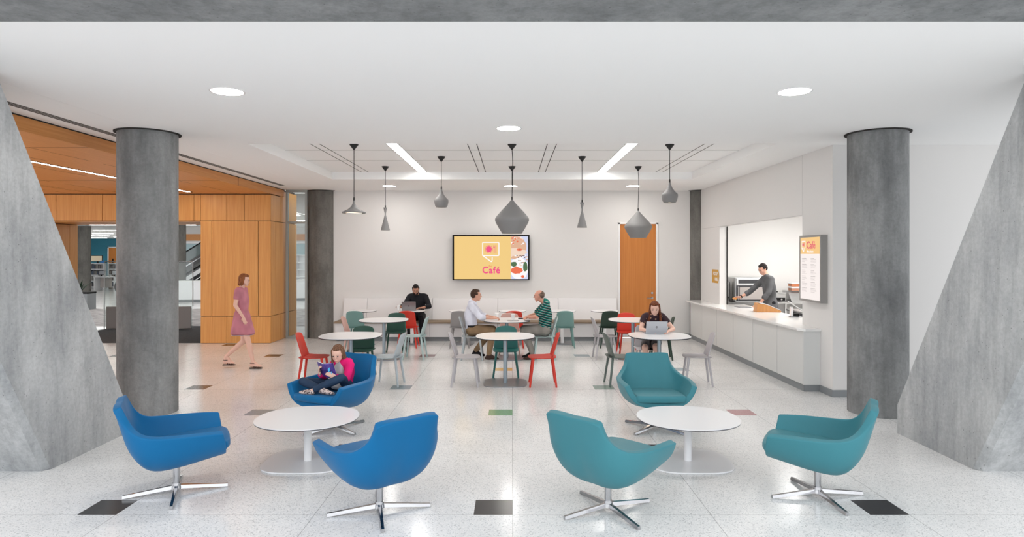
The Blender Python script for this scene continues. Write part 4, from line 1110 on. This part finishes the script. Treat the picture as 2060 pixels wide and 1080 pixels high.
# --- young woman with laptop
M['plumdots'] = mat('plum_dotted_top', (.03, .01, .016), .8)
N, L, b = nodes(M['plumdots']); vo = N.new('ShaderNodeTexVoronoi'); vo.inputs['Scale'].default_value = 17
tc = N.new('ShaderNodeTexCoord'); L.new(tc.outputs['Object'], vo.inputs['Vector'])
r_ = N.new('ShaderNodeValToRGB'); r_.color_ramp.interpolation = 'CONSTANT'; r_.color_ramp.elements[0].color = (.5, .28, .18, 1); r_.color_ramp.elements[1].position = .24; r_.color_ramp.elements[1].color = (.03, .01, .017, 1)
L.new(vo.outputs['Distance'], r_.inputs[0]); L.new(r_.outputs[0], b.inputs['Base Color'])
P = hips(dict(hip=(0, 0, .535), chest=(0, .07, .80), sh=(.0, .15, .985), shw=.155, k=.9, head=(.0, .235, 1.115), soft=True, pitch=-15, yaw=-13, hs=1.0, nr=.044,
              ER=(.235, .28, .79), WR=(.13, .42, .775), EL=(-.29, .28, .79), WL=(-.17, .44, .775), handR=((-.6, .8, 0), (0, 0, 1), -1, .5), handL=((.5, .8, 0), (0, 0, 1), 1, .5),
              KR=(.20, .42, .50), AR=(.10, .42, .10), KL=(.03, .44, .52), AL=(-.05, .40, .10), FR=(0, 1, 0), FL=(0, 1, 0), hsc=.88), .08)
wom, h = person('person with long auburn hair and dotted plum top, working on a silver laptop', (2.33, 10.70, 0), 270, P, 'skin_fair')
face_parts(h, wom, 'hair_auburn', None, True)
def hair_long(t):
    hair_short(t)
    t.hull([((0, -.06, .02), (.078, .055, .06)), ((0, -.085, -.16), (.085, .03, .03))])
    for s in (-1, 1):
        t.hull([((s * .070, -.01, .04), (.018, .035, .05)), ((s * .086, -.03, -.12), (.020, .03, .03))])
        t.hull([((s * .088, -.01, -.11), (.022, .03, .03)), ((s * .100, .085, -.24), (.024, .018, .04)), ((s * .095, .085, -.33), (.018, .014, .03))])
mb = MB(); h.into(mb, hair_long); remeshed(mb, 'hair', 'hair_auburn', wom, .006, 5)
mb = MB(); torso(mb, P, .015); arm(mb, P['SR'], P['ER'], P['WR'], .9, .009, .40); arm(mb, P['SL'], P['EL'], P['WL'], .9, .009, .40); remeshed(mb, 'top', 'plumdots', wom)
mb = MB(); torso(mb, P, .02, False); leg(mb, P['HR'], P['KR'], P['AR'], .9, .014, .72); leg(mb, P['HL'], P['KL'], P['AL'], .9, .014, .72); remeshed(mb, 'shorts', 'shorts_grey', wom)
for s in ('R', 'L'):
    mb = MB(); shoe(mb, P['A' + s], (0, 1, 0), .92, 0); remeshed(mb, 'shoe', 'shoe_black', wom)
mb = MB(); mb.lathe([(.027, -.012), (.031, -.012), (.031, .012), (.027, .012)], seg=20)
mb.xf(Matrix.Translation(lerp(P['ER'], P['WR'], .92)) @ (V(P['WR']) - V(P['ER'])).to_track_quat('Z', 'Y').to_matrix().to_4x4()); mb.build('wristwatch', 'black', wom, True)

# --- server behind the counter, faces -x
P = hips(dict(hip=(0, 0, .98), chest=(0, .02, 1.28), sh=(0, .06, 1.50), shw=.185, k=1.0, head=(.02, .155, 1.69), pitch=-26, yaw=18,
              ER=(.26, .34, 1.20), WR=(.22, .56, 1.09), EL=(-.26, .14, 1.22), WL=(-.26, .33, .99), handR=((.0, 1, .0), (.5, 0, .85), -1, .7), handL=((.05, .8, -.3), (-.1, .3, 1), 1, .35),
              KR=(.10, .03, .52), AR=(.10, -.02, .10), KL=(-.10, .06, .52), AL=(-.10, .02, .10), FR=(0, 1, 0), FL=(0, 1, 0)))
man, h = person('person in grey sweater leaning over the serving counter in the kitchen hatch', (5.42, 13.45, 0), 180, P, 'skin')
face_parts(h, man, 'hair_dark', None)
mb = MB(); h.into(mb, hair_short); remeshed(mb, 'hair', 'hair_dark', man, .006, 4)
mb = MB(); torso(mb, P, .019); mb.hull([((-.08, 0, .90), .125), ((.08, 0, .90), .125), ((-.06, 0, .99), .125), ((.06, 0, .99), .125)]); arm(mb, P['SR'], P['ER'], P['WR'], 1, .017, 1.3, True); arm(mb, P['SL'], P['EL'], P['WL'], 1, .017, 1.45, True)
mb.hull([(V(P['sh']) + V((0, .02, .05)), .060), (V(P['sh']) + V((0, 0, 0)), .078)]); remeshed(mb, 'sweater', 'shirt_grey', man)
mb = MB(); torso(mb, P, .004, False); leg(mb, P['HR'], P['KR'], P['AR'], 1, .014, 1.95); leg(mb, P['HL'], P['KL'], P['AL'], 1, .014, 1.95); remeshed(mb, 'trousers', 'trouser_black', man)
for s in ('R', 'L'):
    mb = MB(); shoe(mb, P['A' + s], (0, 1, 0), 1.0, 0); remeshed(mb, 'shoe', 'shoe_black', man)
mb = MB(); mb.lathe([(.027, -.012), (.033, -.012), (.033, .012), (.027, .012)], seg=20)
mb.xf(Matrix.Translation(lerp(P['ER'], P['WR'], .88)) @ (V(P['WR']) - V(P['ER'])).to_track_quat('Z', 'Y').to_matrix().to_4x4()); mb.build('wristwatch', 'black', man, True)
mb = MB(); mb.hull([((4.77, 13.69, 1.06), (.035, .05, .022)), ((4.74, 13.70, 1.065), (.03, .045, .02))], 2)
tag(mb.build('bread_roll', mat('orange_bread', (.75, .33, .06), .7), None, True), 'small orange-brown bread roll held in the server\'s outstretched hand', 'food')

# --- walking woman, faces +x
P = hips(dict(hip=(0, 0, .93), chest=(0, .0, 1.18), sh=(0, -.01, 1.37), shw=.155, k=.88, head=(0, .05, 1.545), soft=True, pitch=-8, yaw=0, nr=.043, hs=.98,
              ER=(.20, -.03, 1.12), WR=(.19, .10, .92), EL=(-.19, -.07, 1.13), WL=(-.19, -.02, .90), handR=((0, .35, -1), (1, 0, 0), 1, .5), handL=((0, .2, -1), (-1, 0, 0), -1, .5),
              KR=(.07, .14, .49), AR=(.06, .22, .115), KL=(-.07, .0, .47), AL=(-.06, -.30, .20), FR=(0, 1, 0), FL=(0, 1, -.3), barefoot=True, FzR=.025, FzL=.06, hsc=.88), .075)
wom, h = person('person walking in a rose pink knee-length dress and strappy sandals', (-4.76, 11.3, 0), 0, P, 'skin_fair')
face_parts(h, wom, 'hair_ginger', None, True)
def hair_bob(t):
    hair_short(t); t.hull([((0, -.06, .02), (.078, .055, .06)), ((0, -.07, -.08), (.07, .035, .03))])
    for s in (-1, 1): t.hull([((s * .070, -.01, .04), (.018, .035, .05)), ((s * .075, -.02, -.07), (.02, .035, .03))])
mb = MB(); h.into(mb, hair_bob); remeshed(mb, 'hair', 'hair_ginger', wom, .006, 4)
mb = MB(); torso(mb, P, .014); arm(mb, P['SR'], P['ER'], P['WR'], .9, .008, .45); arm(mb, P['SL'], P['EL'], P['WL'], .9, .008, .45)
mb.hull([((-.06, 0, .93), .115), ((.06, 0, .93), .115), ((-.05, .10, .62), (.095, .115, .04)), ((.05, .10, .62), (.095, .115, .04)), ((0, -.10, .62), (.13, .09, .04))])
dr = remeshed(mb, 'dress', 'dress', wom)
mb = MB(); mb.hull([((-.05, .10, .588), (.088, .108, .007)), ((.05, .10, .588), (.088, .108, .007)), ((0, -.10, .585), (.122, .082, .007))]); mb.build('hem_trim', 'dress_trim', dr)
for s, zz in (('R', .0), ('L', .035)):
    A = V(P['A' + s]); mb = MB()
    mb.prism([(A.x + x, A.y + y) for x, y in ((-.028, -.06), (.028, -.06), (.04, .1), (.03, .15), (0, .165), (-.03, .15), (-.04, .1))], zz + .006, zz + .018)
    mb.tube((A.x, A.y - .045, zz + .001), (A.x, A.y - .045, zz + .02), .012, .02)
    for q in (.03, .065, .1): mb.path([(A.x + .038 * math.cos(a), A.y + q, zz + .016 + (.052 - q * .25) * math.sin(a)) for a in [PI * i / 8 for i in range(9)]], .005, 6)
    mb.path([(A.x + .043 * math.cos(a), A.y - .005 + .045 * math.sin(a), zz + .1) for a in [2 * PI * i / 14 for i in range(15)]], .005, 6)
    mb.build('sandal', 'shoe_brown', wom)

# --- girl reading, cross-legged in the blue armchair (local frame of the chair)
P = hips(dict(hip=(-.03, -.12, .475), chest=(-.03, -.13, .63), sh=(-.03, -.085, .745), shw=.115, k=.66, head=(-.02, -.02, .855), soft=True, pitch=-18, yaw=18, hs=.88, nr=.033,
              ER=(.145, .02, .60), WR=(.085, .155, .645), EL=(-.185, .02, .595), WL=(-.115, .135, .635), handR=((-.15, .35, .75), (.8, .5, -.2), 1, .75), handL=((.62, .35, .35), (-.3, .8, .2), -1, .75),
              KR=(.275, .22, .56), AR=(-.07, .27, .50), KL=(-.205, .13, .625), AL=(.06, .335, .485), FR=(-1, -.1, 0), FL=(1, .1, 0), FzR=.462, FzL=.455, fs=.86, barefoot=True, hsc=.82, ls=1.02, al=.95), .06)
girl, h = person('person, a girl in pink hoodie and jeans reading cross-legged in the blue armchair', (-2.03, 7.36, 0), 244, P, 'skin_fair', .0055)
face_parts(h, girl, 'hair_girl', None, True)
def hair_girl(t):
    hair_short(t, hairline=.004)
    t.hull([((0, -.06, .02), (.078, .055, .06)), ((0, -.085, -.13), (.08, .03, .03))])
    for s in (-1, 1):
        t.hull([((s * .072, .0, .03), (.014, .03, .045)), ((s * .082, -.015, -.10), (.022, .03, .03))])
        t.hull([((s * .082, -.01, -.10), (.024, .03, .03)), ((s * .085, .035, -.21), (.022, .016, .04))])
mb = MB(); h.into(mb, hair_girl); remeshed(mb, 'hair', 'hair_girl', girl, .005, 5)
mb = MB()
mb.hull([((-.08, -.030, .53), .045), ((.02, -.030, .53), .045), ((-.062, -.036, .715), .030), ((.002, -.036, .715), .030), ((-.03, -.045, .760), .026)])
mb.hull([((-.065, -.035, .53), .042), ((.005, -.035, .53), .042), ((-.07, .0, .49), .04), ((.01, .0, .49), .04)]); remeshed(mb, 'tee_shirt', 'tee', girl, .0055)
mb = MB(); torso(mb, P, .015)
arm(mb, P['SR'], P['ER'], P['WR'], .68, .016, 1.75, False); arm(mb, P['SL'], P['EL'], P['WL'], .68, .016, 1.75, False)
for a in range(7):
    an = PI * (.0 + a / 6); c0 = V((-.03 + .085 * math.cos(an), -.115 - .055 * math.sin(an), .775)); mb.hull([(c0, .026), (c0 + V((0, -.012, -.03)), .028)], 1)
    
remeshed(mb, 'hoodie', 'pink', girl, .0055)
mb = MB(); torso(mb, P, .016, False); leg(mb, P['HR'], P['KR'], P['AR'], .70, .010, 1.82); leg(mb, P['HL'], P['KL'], P['AL'], .70, .010, 1.82); remeshed(mb, 'jeans', 'jeans', girl, .0055)
M['sandalstrap'] = mat('spotted_sandal', (.5, .4, .36), .6); add_noise(M['sandalstrap'], (.05, .03, .03), (.62, .5, .46), (1, 1, 1), 60, 2, .45, .5)
for s in ('R', 'L'):
    mb = MB(); shoe(mb, P['A' + s], P['F' + s], .80, P['Fz' + s] - .004)
    remeshed(mb, 'sandal', 'sandalstrap', girl, .0055)
# book
bk = thing('open_book', 'open purple and blue paperback held up by the girl', 'book', (-2.03, 7.36, 0), math.radians(244 - 90))
Bm = Matrix.Translation((-.02, .175, .705)) @ Matrix.Rotation(math.radians(-22), 4, 'X')
M['cover'] = mat('book_cover', (.06, .05, .25), .3)
r_, mp_ = add_noise(M['cover'], (.02, .02, .16), (.18, .08, .42), (1, 1, 1), 9, 4, .35, .6)
e_ = r_.color_ramp.elements.new(.68); e_.color = (.05, .45, .85, 1)
mb = MB()
for s in (-1, 1):
    mb.quad(*[Bm @ V(p) for p in ((0, .012, -.085), (s * .115, -.022, -.085), (s * .115, -.022, .085), (0, .012, .085))])
o = mb.build('cover', 'cover', bk); md = o.modifiers.new('t', 'SOLIDIFY'); md.thickness = .003
mb = MB()
for s in (-1, 1):
    pr = [(s * .002, .008), (s * .03, -.012), (s * .07, -.024), (s * .11, -.030), (s * .112, -.023), (s * .05, -.004)]
    n0 = len(mb.bm.verts); mb.prism(pr, -.081, .081)
mb.xf(Bm); mb.build('pages', 'cup', bk)
# figure on the back cover: pale blue splash
mb = MB(); 
SP = mat('book_splash', (.08, .55, .9), .3)
for (a, b_, c, d) in ((-.05, .02, .018, .04), (-.06, -.03, .014, .035), (-.035, -.055, .02, .02)):
    mb.hull([(Bm @ V((a, .0015 + .012 + .31 * a + .0015 - .0 , b_)), (c, .0015, d))], 1)
mb.build('cover_figure', SP, bk)

# ================================================================ LAPTOPS, CUPS, TABLE THINGS
def laptop(x, y, z, deg, label, w_, d_, lidh, tilt, emblem, colr):
    t = thing('laptop', label, 'laptop', (x, y, z), math.radians(deg))
    mb = MB(); mb.box(-w_ / 2, w_ / 2, 0, d_, .001, .015, .003); bs = mb.build('base', colr, t)
    mb = MB(); mb.box(-w_ / 2 + .02, w_ / 2 - .02, .05, d_ * .62, .0151, .017); mb.build('keyboard', 'black', bs)
    R = Matrix.Translation((0, 0, .014)) @ Matrix.Rotation(math.radians(tilt), 4, 'X')
    mb = MB(); mb.box(-w_ / 2, w_ / 2, -.006, .0, 0, lidh, .003); mb.xf(R); lid = mb.build('lid', colr, t)
    mb = MB(); mb.box(-w_ / 2 + .01, w_ / 2 - .01, .0, .001, .012, lidh - .01); mb.xf(R); mb.build('screen', scr('laptop_screen', (.6, .7, .8), .6), lid)
    mb = MB()
    if emblem == 'fruit':
        mb.hull([((0, -.0065, lidh * .5), (.013, .0008, .015))], 2); mb.hull([((.003, -.0065, lidh * .5 + .02), (.004, .0008, .006))], 1)
    else:
        mb.tube((0, -.0060, lidh * .52), (0, -.0070, lidh * .52), .017, .017, 24)
    mb.xf(R); em = mb.build('emblem', mat('emblem_dark', (.04, .04, .05), .3), lid)
    if emblem == 'disc':
        text_mesh('emblem_letters', 'hp', .026, R @ Matrix.Translation((0, -.0074, lidh * .52 - .006)) @ RX90, 'white', em, .0002)
    return t
M['lapgrey'] = mat('space_grey', (.26, .25, .26), .35, .6)
M['lapsilver'] = mat('laptop_silver', (.50, .52, .56), .35, .5)
laptop(2.285, 10.17, .741, 0, 'silver laptop open in front of the young woman', .335, .23, .205, 20, 'disc', 'lapsilver')
laptop(-2.31, 14.36, .741, 2, 'dark grey laptop open in front of the bearded man', .315, .21, .20, 12, 'fruit', 'lapgrey')
def cup(x, y, z, label, lid=True):
    t = thing('paper_cup', label, 'cup', (x, y, z), 0, 'white paper cups')
    mb = MB(); mb.lathe([(0, .001), (.029, .001), (.040, .098), (0, .098)], seg=24); mb.build('cup_body', 'cup', t, True)
    mb = MB(); mb.lathe([(.0415, .094), (.043, .10), (.039, .112), (.036, .112), (0, .108)], seg=24); mb.build('cup_lid', 'cup', t, True)
cup(-2.575, 14.50, .741, 'white paper cup in the bearded man\'s hand')
cup(-.30, 12.62, .741, 'white paper cup beside the hands of the man in the white shirt')
cup(.02, 12.33, .741, 'white paper cup standing in the centre of the talking men\'s table')
mb = MB(); mb.box(-.09, .13, 12.12, 12.24, .741, .749, .002); tag(mb.build('tablet_computer', 'lapgrey'), 'thin grey tablet lying flat on the talking men\'s table', 'tablet')
mb = MB(); mb.box(.12, .27, 12.55, 12.63, .741, .752, .003); tag(mb.build('phone', 'black'), 'black phone lying near the striped polo man\'s hands', 'phone')
mb = MB(); mb.tube((.24, 12.14, .746), (.34, 12.20, .746), .005); tag(mb.build('pen', 'black'), 'black pen lying at the edge of the talking men\'s table', 'pen')

# ================================================================ LIBRARY BEYOND
mb = MB()
mb.box(-46, -4.78, 16.2, 66, H, H + .1)
struct(mb.build('ceiling_library', 'ceil'))
mb = MB(); mb.box(-46, -3.5, 62, 62.2, 0, H); struct(mb.build('wall_library_far', 'teal_wall'))
mb = MB(); mb.box(-46.2, -46, 16, 62, 0, H); struct(mb.build('wall_library_left', 'wall'))
mb = MB(); mb.box(-3.6, -3.5, 15.6, 62, 0, H); struct(mb.build('wall_library_right', 'wall'))
mb = MB(); mb.box(-3.6, 0, 15.6, 15.7, 0, H)
mb.bm.free()
mb = MB(); mb.box(-10.9, -7.02, 14.5, 17.9, .0, .008); tag(mb.build('entrance_mat', 'mat'), 'charcoal ribbed entrance mat in the wooden portal', 'mat')
mb = MB(); mb.box(-22, -5.3, 17.9, 23.6, .0, .006); tag(mb.build('patterned_carpet', 'carpet'), 'grey and white mottled carpet beyond the entrance mat', 'carpet')
# glazed white partition with timber band on the right part
mb = MB(); YB = 36
mb.box(-20.0, -5, YB, YB + .2, 2.65, H); mb.mi = 1
mb.box(-20, -5, YB - .03, YB, 2.78, 3.15); mb.mi = 2
mb.box(-20, -5, YB, YB + .2, 0, 1.2)
for x in (-20, -18.55, -17.1, -15.6, -14.1, -12.6, -11.1, -9.6): mb.box(x, x + .1, YB, YB + .1, 1.2, 2.65)
mb.box(-20, -5, YB - .1, YB, 2.62, 2.72)
struct(mb.build('wall_library_glazed', ['wall', 'woodceil', 'white']))
mb = MB(); mb.box(-20, -5, YB + .04, YB + .06, 1.2, 2.65); struct(mb.build('window_2', mat('pale_glazing', (.35, .5, .54), .15)))
def libcol(x, y, r, label): column(x, y, r, label, 'conc_back', H, False)
libcol(-23.2, 34.7, .36, 'distant dark concrete column inside the library, left of the bookshelves')
libcol(-15.75, 30.2, .36, 'distant dark concrete column inside the library, mostly hidden behind the front column')
libcol(-30.2, 50.0, .36, 'farthest pale concrete column in the library, beside the wooden door')
for i, (y, x0) in enumerate([(y, x0) for y in (18.5, 21.5, 25, 29, 33) for x0 in (-21, -17, -13, -9)] + [(y, x0) for y in (38, 41, 44, 47, 50, 53, 56, 59) for x0 in (-38, -34, -30, -26)]):
    if i == 0:
        lp = MB().box(-.7, .7, -.12, .12, -.02, 0).build('library_ceiling_light', 'lib')
        tag(lp, 'long white light strip on the library ceiling', 'ceiling light', 'light strips on the library ceiling'); o = lp
    else: o = lp.copy(); COL.objects.link(o)
    o.location = (x0, y, H)
# far wooden door in the teal wall
mb = MB(); xd = px(229, 62); mb.box(xd - .55, xd - .45, 61.9, 62, 0, 2.75); mb.box(xd + .45, xd + .55, 61.9, 62, 0, 2.75); mb.box(xd - .55, xd + .55, 61.9, 62, 2.65, 2.75)
struct(mb.build('trim_2', 'white'))
mb = MB(); mb.box(xd - .45, xd + .45, 61.93, 62, 0, 2.65); d2 = struct(mb.build('door_2', 'doorwood'))
mb = MB(); mb.box(xd - .1, xd + .02, 61.9, 61.93, 1.0, 1.6); mb.build('door_handle', 'black', d2)
# teal side sliver
mb = MB(); mb.box(px(155, 36), px(160, 36), 36, 36.3, 0, H); struct(mb.build('wall_library_teal', 'teal_wall'))
# shelves
def shelf(x, y, wid, hgt, label, nsh):
    t = thing('bookshelf', label, 'bookshelf', (x, y, 0))
    mb = MB(); mb.box(-wid / 2, wid / 2, .1, .13, 0, hgt); mb.build('back_panel', 'white', t)
    for s in (-1, 1):
        mb = MB(); mb.box(s * wid / 2 - .02, s * wid / 2 + .02, -.2, .13, 0, hgt); mb.build('side_panel', 'white', t)
    for k in range(nsh + 1):
        z = .08 + k * (hgt - .12) / nsh; mb = MB(); mb.box(-wid / 2, wid / 2, -.2, .12, z, z + .04); mb.build('shelf', 'white', t)
    return [.08 + k * (hgt - .12) / nsh + .04 for k in range(nsh)]
GBk = 'books on the far library shelves'
bcol = [mat('book_%d' % i, c, .6) for i, c in enumerate([(.05, .05, .06), (.1, .1, .11), (.2, .19, .18), (.06, .08, .12), (.3, .28, .26)])]
b0 = None
for (x, wid, lab) in ((px(196, 38), .9, 'white bookshelf full of dark books, left of the distant desk'), (px(236, 38), .8, 'white bookshelf full of dark books beside the front column')):
    for z in shelf(x, 38, wid, 1.5, lab, 4):
        q = x - wid / 2 + .06
        while q < x + wid / 2 - .08:
            wb, hb = random.uniform(.05, .08), random.uniform(.2, .27)
            if b0 is None:
                b0 = MB().box(-.5, .5, -.5, .5, 0, 1).build('book', bcol[0]); tag(b0, 'small dark book standing on a distant white library shelf', 'book', GBk); o = b0
            else: o = b0.copy(); COL.objects.link(o)
            o.scale = (wb * .9, .2, hb); o.location = (q + wb / 2, 37.93, z)
            o.material_slots[0].link = 'OBJECT'; o.material_slots[0].material = random.choice(bcol)
            q += wb
# picture above, blue signs
mb = MB(); mb.box(px(183, 50), px(206, 50), 50, 50.05, 1.46, 1.92); t_ = mb.build('framed_board', 'black'); tag(t_, 'beige board in a dark frame above the distant bookshelf', 'board')
mb = MB(); mb.box(px(183, 50), px(205, 50), 49.98, 50, 1.49, 1.89); mb.build('board_face', mat('beige', (.6, .5, .36), .6), t_)
mb = MB(); mb.box(-.04, .04, -.04, .04, 0, 1.46); mb.xf(Matrix.Translation((px(195, 50), 50.1, 0))); mb.build('board_post', 'black', t_)
mb = MB(); mb.box(px(204, 38), px(211, 38), 37.9, 37.93, 1.46, 1.64); tag(mb.build('shelf_sign', mat('sign_blue', (.03, .2, .55), .5)), 'small blue sign on top of the left white bookshelf', 'sign')
# desk with screens
t = thing('library_desk', 'white library desk with grey modesty panel in front of the bookshelves', 'desk', (px(217, 36), 36, 0))
mb = MB(); mb.box(-.6, .6, -.35, .35, .74, .78); mb.build('desktop', 'white', t)
mb = MB(); mb.box(-.3, .35, -.2, -.17, .15, .72); mb.build('modesty_panel', mat('pale_taupe', (.42, .38, .36), .6), t)
for x in (-.55, .55):
    mb = MB(); mb.box(x - .03, x + .03, -.33, .33, 0, .74); mb.build('leg', 'white', t)
for (x, w2, lab) in ((px(204, 36), .16, 'small tilted black-framed screen on the library desk, left one'), (px(230, 36), .14, 'small grey screen on the library desk, right one')):
    t = thing('desk_screen', lab, 'screen', (x, 36, .78), math.radians(15))
    mb = MB(); mb.box(-w2, w2, -.02, .0, .06, .34); mb.xf(Matrix.Rotation(-.3, 4, 'X')); mb.build('screen', 'black', t)
    mb = MB(); mb.box(-w2 + .03, w2 - .03, -.025, -.02, .09, .31); mb.xf(Matrix.Rotation(-.3, 4, 'X')); mb.build('display', 'lapsilver', t)
    mb = MB(); mb.box(-.06, .06, -.08, .1, 0, .02); mb.box(-.02, .02, 0, .04, 0, .1); mb.build('stand', 'black', t)
# hoop
t = thing('hoop_sculpture', 'large black hoop standing on the library floor, half behind the front column', 'hoop', (px(247, 32), 32, 0))
mb = MB(); n = 40
ring = [(.37 * math.cos(2 * PI * i / n), 0, .40 + .37 * math.sin(2 * PI * i / n)) for i in range(n + 1)]
mb.path(ring, .05, 10); mb.build('ring', 'black', t, True)
mb = MB(); mb.box(-.15, .15, -.15, .15, 0, .03); mb.build('foot', 'black', t)
# planter with spiky plant
t = thing('planter', 'grey planter with dark top and spiky green plant behind the left strut', 'planter', (px(167, 23.4), 23.4, 0))
mb = MB(); mb.box(-.32, .32, -.25, .25, 0, .58, .01); mb.build('planter_box', 'base', t)
mb = MB(); mb.box(-.33, .33, -.26, .26, .58, .64, .01); mb.build('planter_rim', 'black', t)
mb = MB()
for i in range(26):
    a = random.uniform(0, 2 * PI); l = random.uniform(.35, .75); el = random.uniform(.5, 1.4)
    d = V((math.cos(a) * math.cos(el), math.sin(a) * math.cos(el), math.sin(el))); s_ = V((-math.sin(a), math.cos(a), 0)) * .02
    b_ = V((-.1, 0, .62)); m1 = b_ + d * l * .6; e1 = b_ + d * l + V((0, 0, -.12 * l))
    mb.quad(b_ - s_ * .5, m1 - s_, m1 + s_, b_ + s_ * .5); f_ = mb.bm.faces.new([mb.bm.verts.new(p) for p in (m1 - s_, e1, m1 + s_)])
o = mb.build('foliage', mat('dark_leaf', (.02, .05, .025), .6), t); md = o.modifiers.new('t', 'SOLIDIFY'); md.thickness = .003
# security gates
def gate(x, y, deg, label):
    t = thing('security_gate', label, 'security gate', (x, y, 0), math.radians(deg), 'library security gates at the entrance mat')
    mb = MB(); mb.box(-.17, .17, -.05, .05, .008, .60, .012); mb.build('pedestal', mat('gate_grey', (.36, .35, .34), .5), t)
    mb = MB(); mb.box(-.22, .2, -.008, .008, .02, 1.8); mb.build('clear_panel', 'glass', t)
    mb = MB(); mb.path([(-.23, 0, .008), (-.23, 0, 1.78), (-.2, 0, 1.81), (.18, 0, 1.81), (.21, 0, 1.78), (.21, 0, .6)], .012, 8); mb.build('tube_frame', 'steel', t, True)
gate(px(229, 17.3), 17.3, 14, 'grey security gate left of the front column')
gate(px(371, 17.3), 17.3, 14, 'grey security gate right of the front column')
# reception desk
t = thing('reception_desk', 'long curved white reception desk beyond the carpet', 'desk', (0, 0, 0))
mb = MB(); pts_o, pts_i = [], []
for i in range(25):
    k = i / 24; x = -15.2 + 8.2 * k; y = 26.9 + 2.0 * k ** 2; pts_o.append((x, y)); pts_i.append((x, y + .7))
mb.prism(pts_o + pts_i[::-1], .1, .86); mb.build('desk_front', 'white', t)
mb = MB(); mb.prism([(x, y + .06) for x, y in pts_o] + pts_i[::-1], 0, .1); mb.build('plinth', 'base', t)
mb = MB(); mb.prism([(x, y - .03) for x, y in pts_o] + pts_i[::-1], .86, .9); mb.build('desk_top', 'quartz', t)
# escalator behind
t = thing('escalator', 'dark escalator rising to the right behind the reception desk', 'escalator', (0, 31.5, 0))
def para(mb, x0, x1, z0, sl, h0, y0, y1): mb.prism([(x0, z0), (x1, z0 + (x1 - x0) * sl), (x1, z0 + (x1 - x0) * sl + h0), (x0, z0 + h0)], y0, y1, axis='y')
sl = .62; xa, xb = -18.2, -13.4
for (off, yy_) in ((0, 0), (.0, 1.1)):
    mb = MB(); para(mb, xa, xb, .75 + off, sl, .06, yy_ - .04, yy_ + .04); mb.build('handrail', 'black', t)
    mb = MB(); para(mb, xa, xb, .25 + off, sl, .5, yy_ - .01, yy_ + .01); mb.build('glass_balustrade', mat('smoked_glass', (.22, .27, .27), .1), t)
for off in (-.62, -1.25):
    mb = MB(); para(mb, xa + 1, xb + 1, .75 + off, sl, .07, -.5, -.42); mb.build('handrail', 'black', t)
    mb = MB(); para(mb, xa + 1, xb + 1, .25 + off, sl, .18, -.47, -.45); mb.build('step_band', 'darksteel', t)
mb = MB(); para(mb, xa, xb, -.15, sl, .38, 0, 1.1); mb.build('truss', mat('truss_grey', (.12, .12, .12), .4), t)
mb = MB(); para(mb, xa, xb, .04, sl, .05, -.03, -.012); mb.build('side_trim', 'steel', t)
# shelving seen through the narrow pane
for z in shelf(px(616, 33), 33, .9, 2.0, 'white shelving seen through the narrow glass pane', 5):
    pass
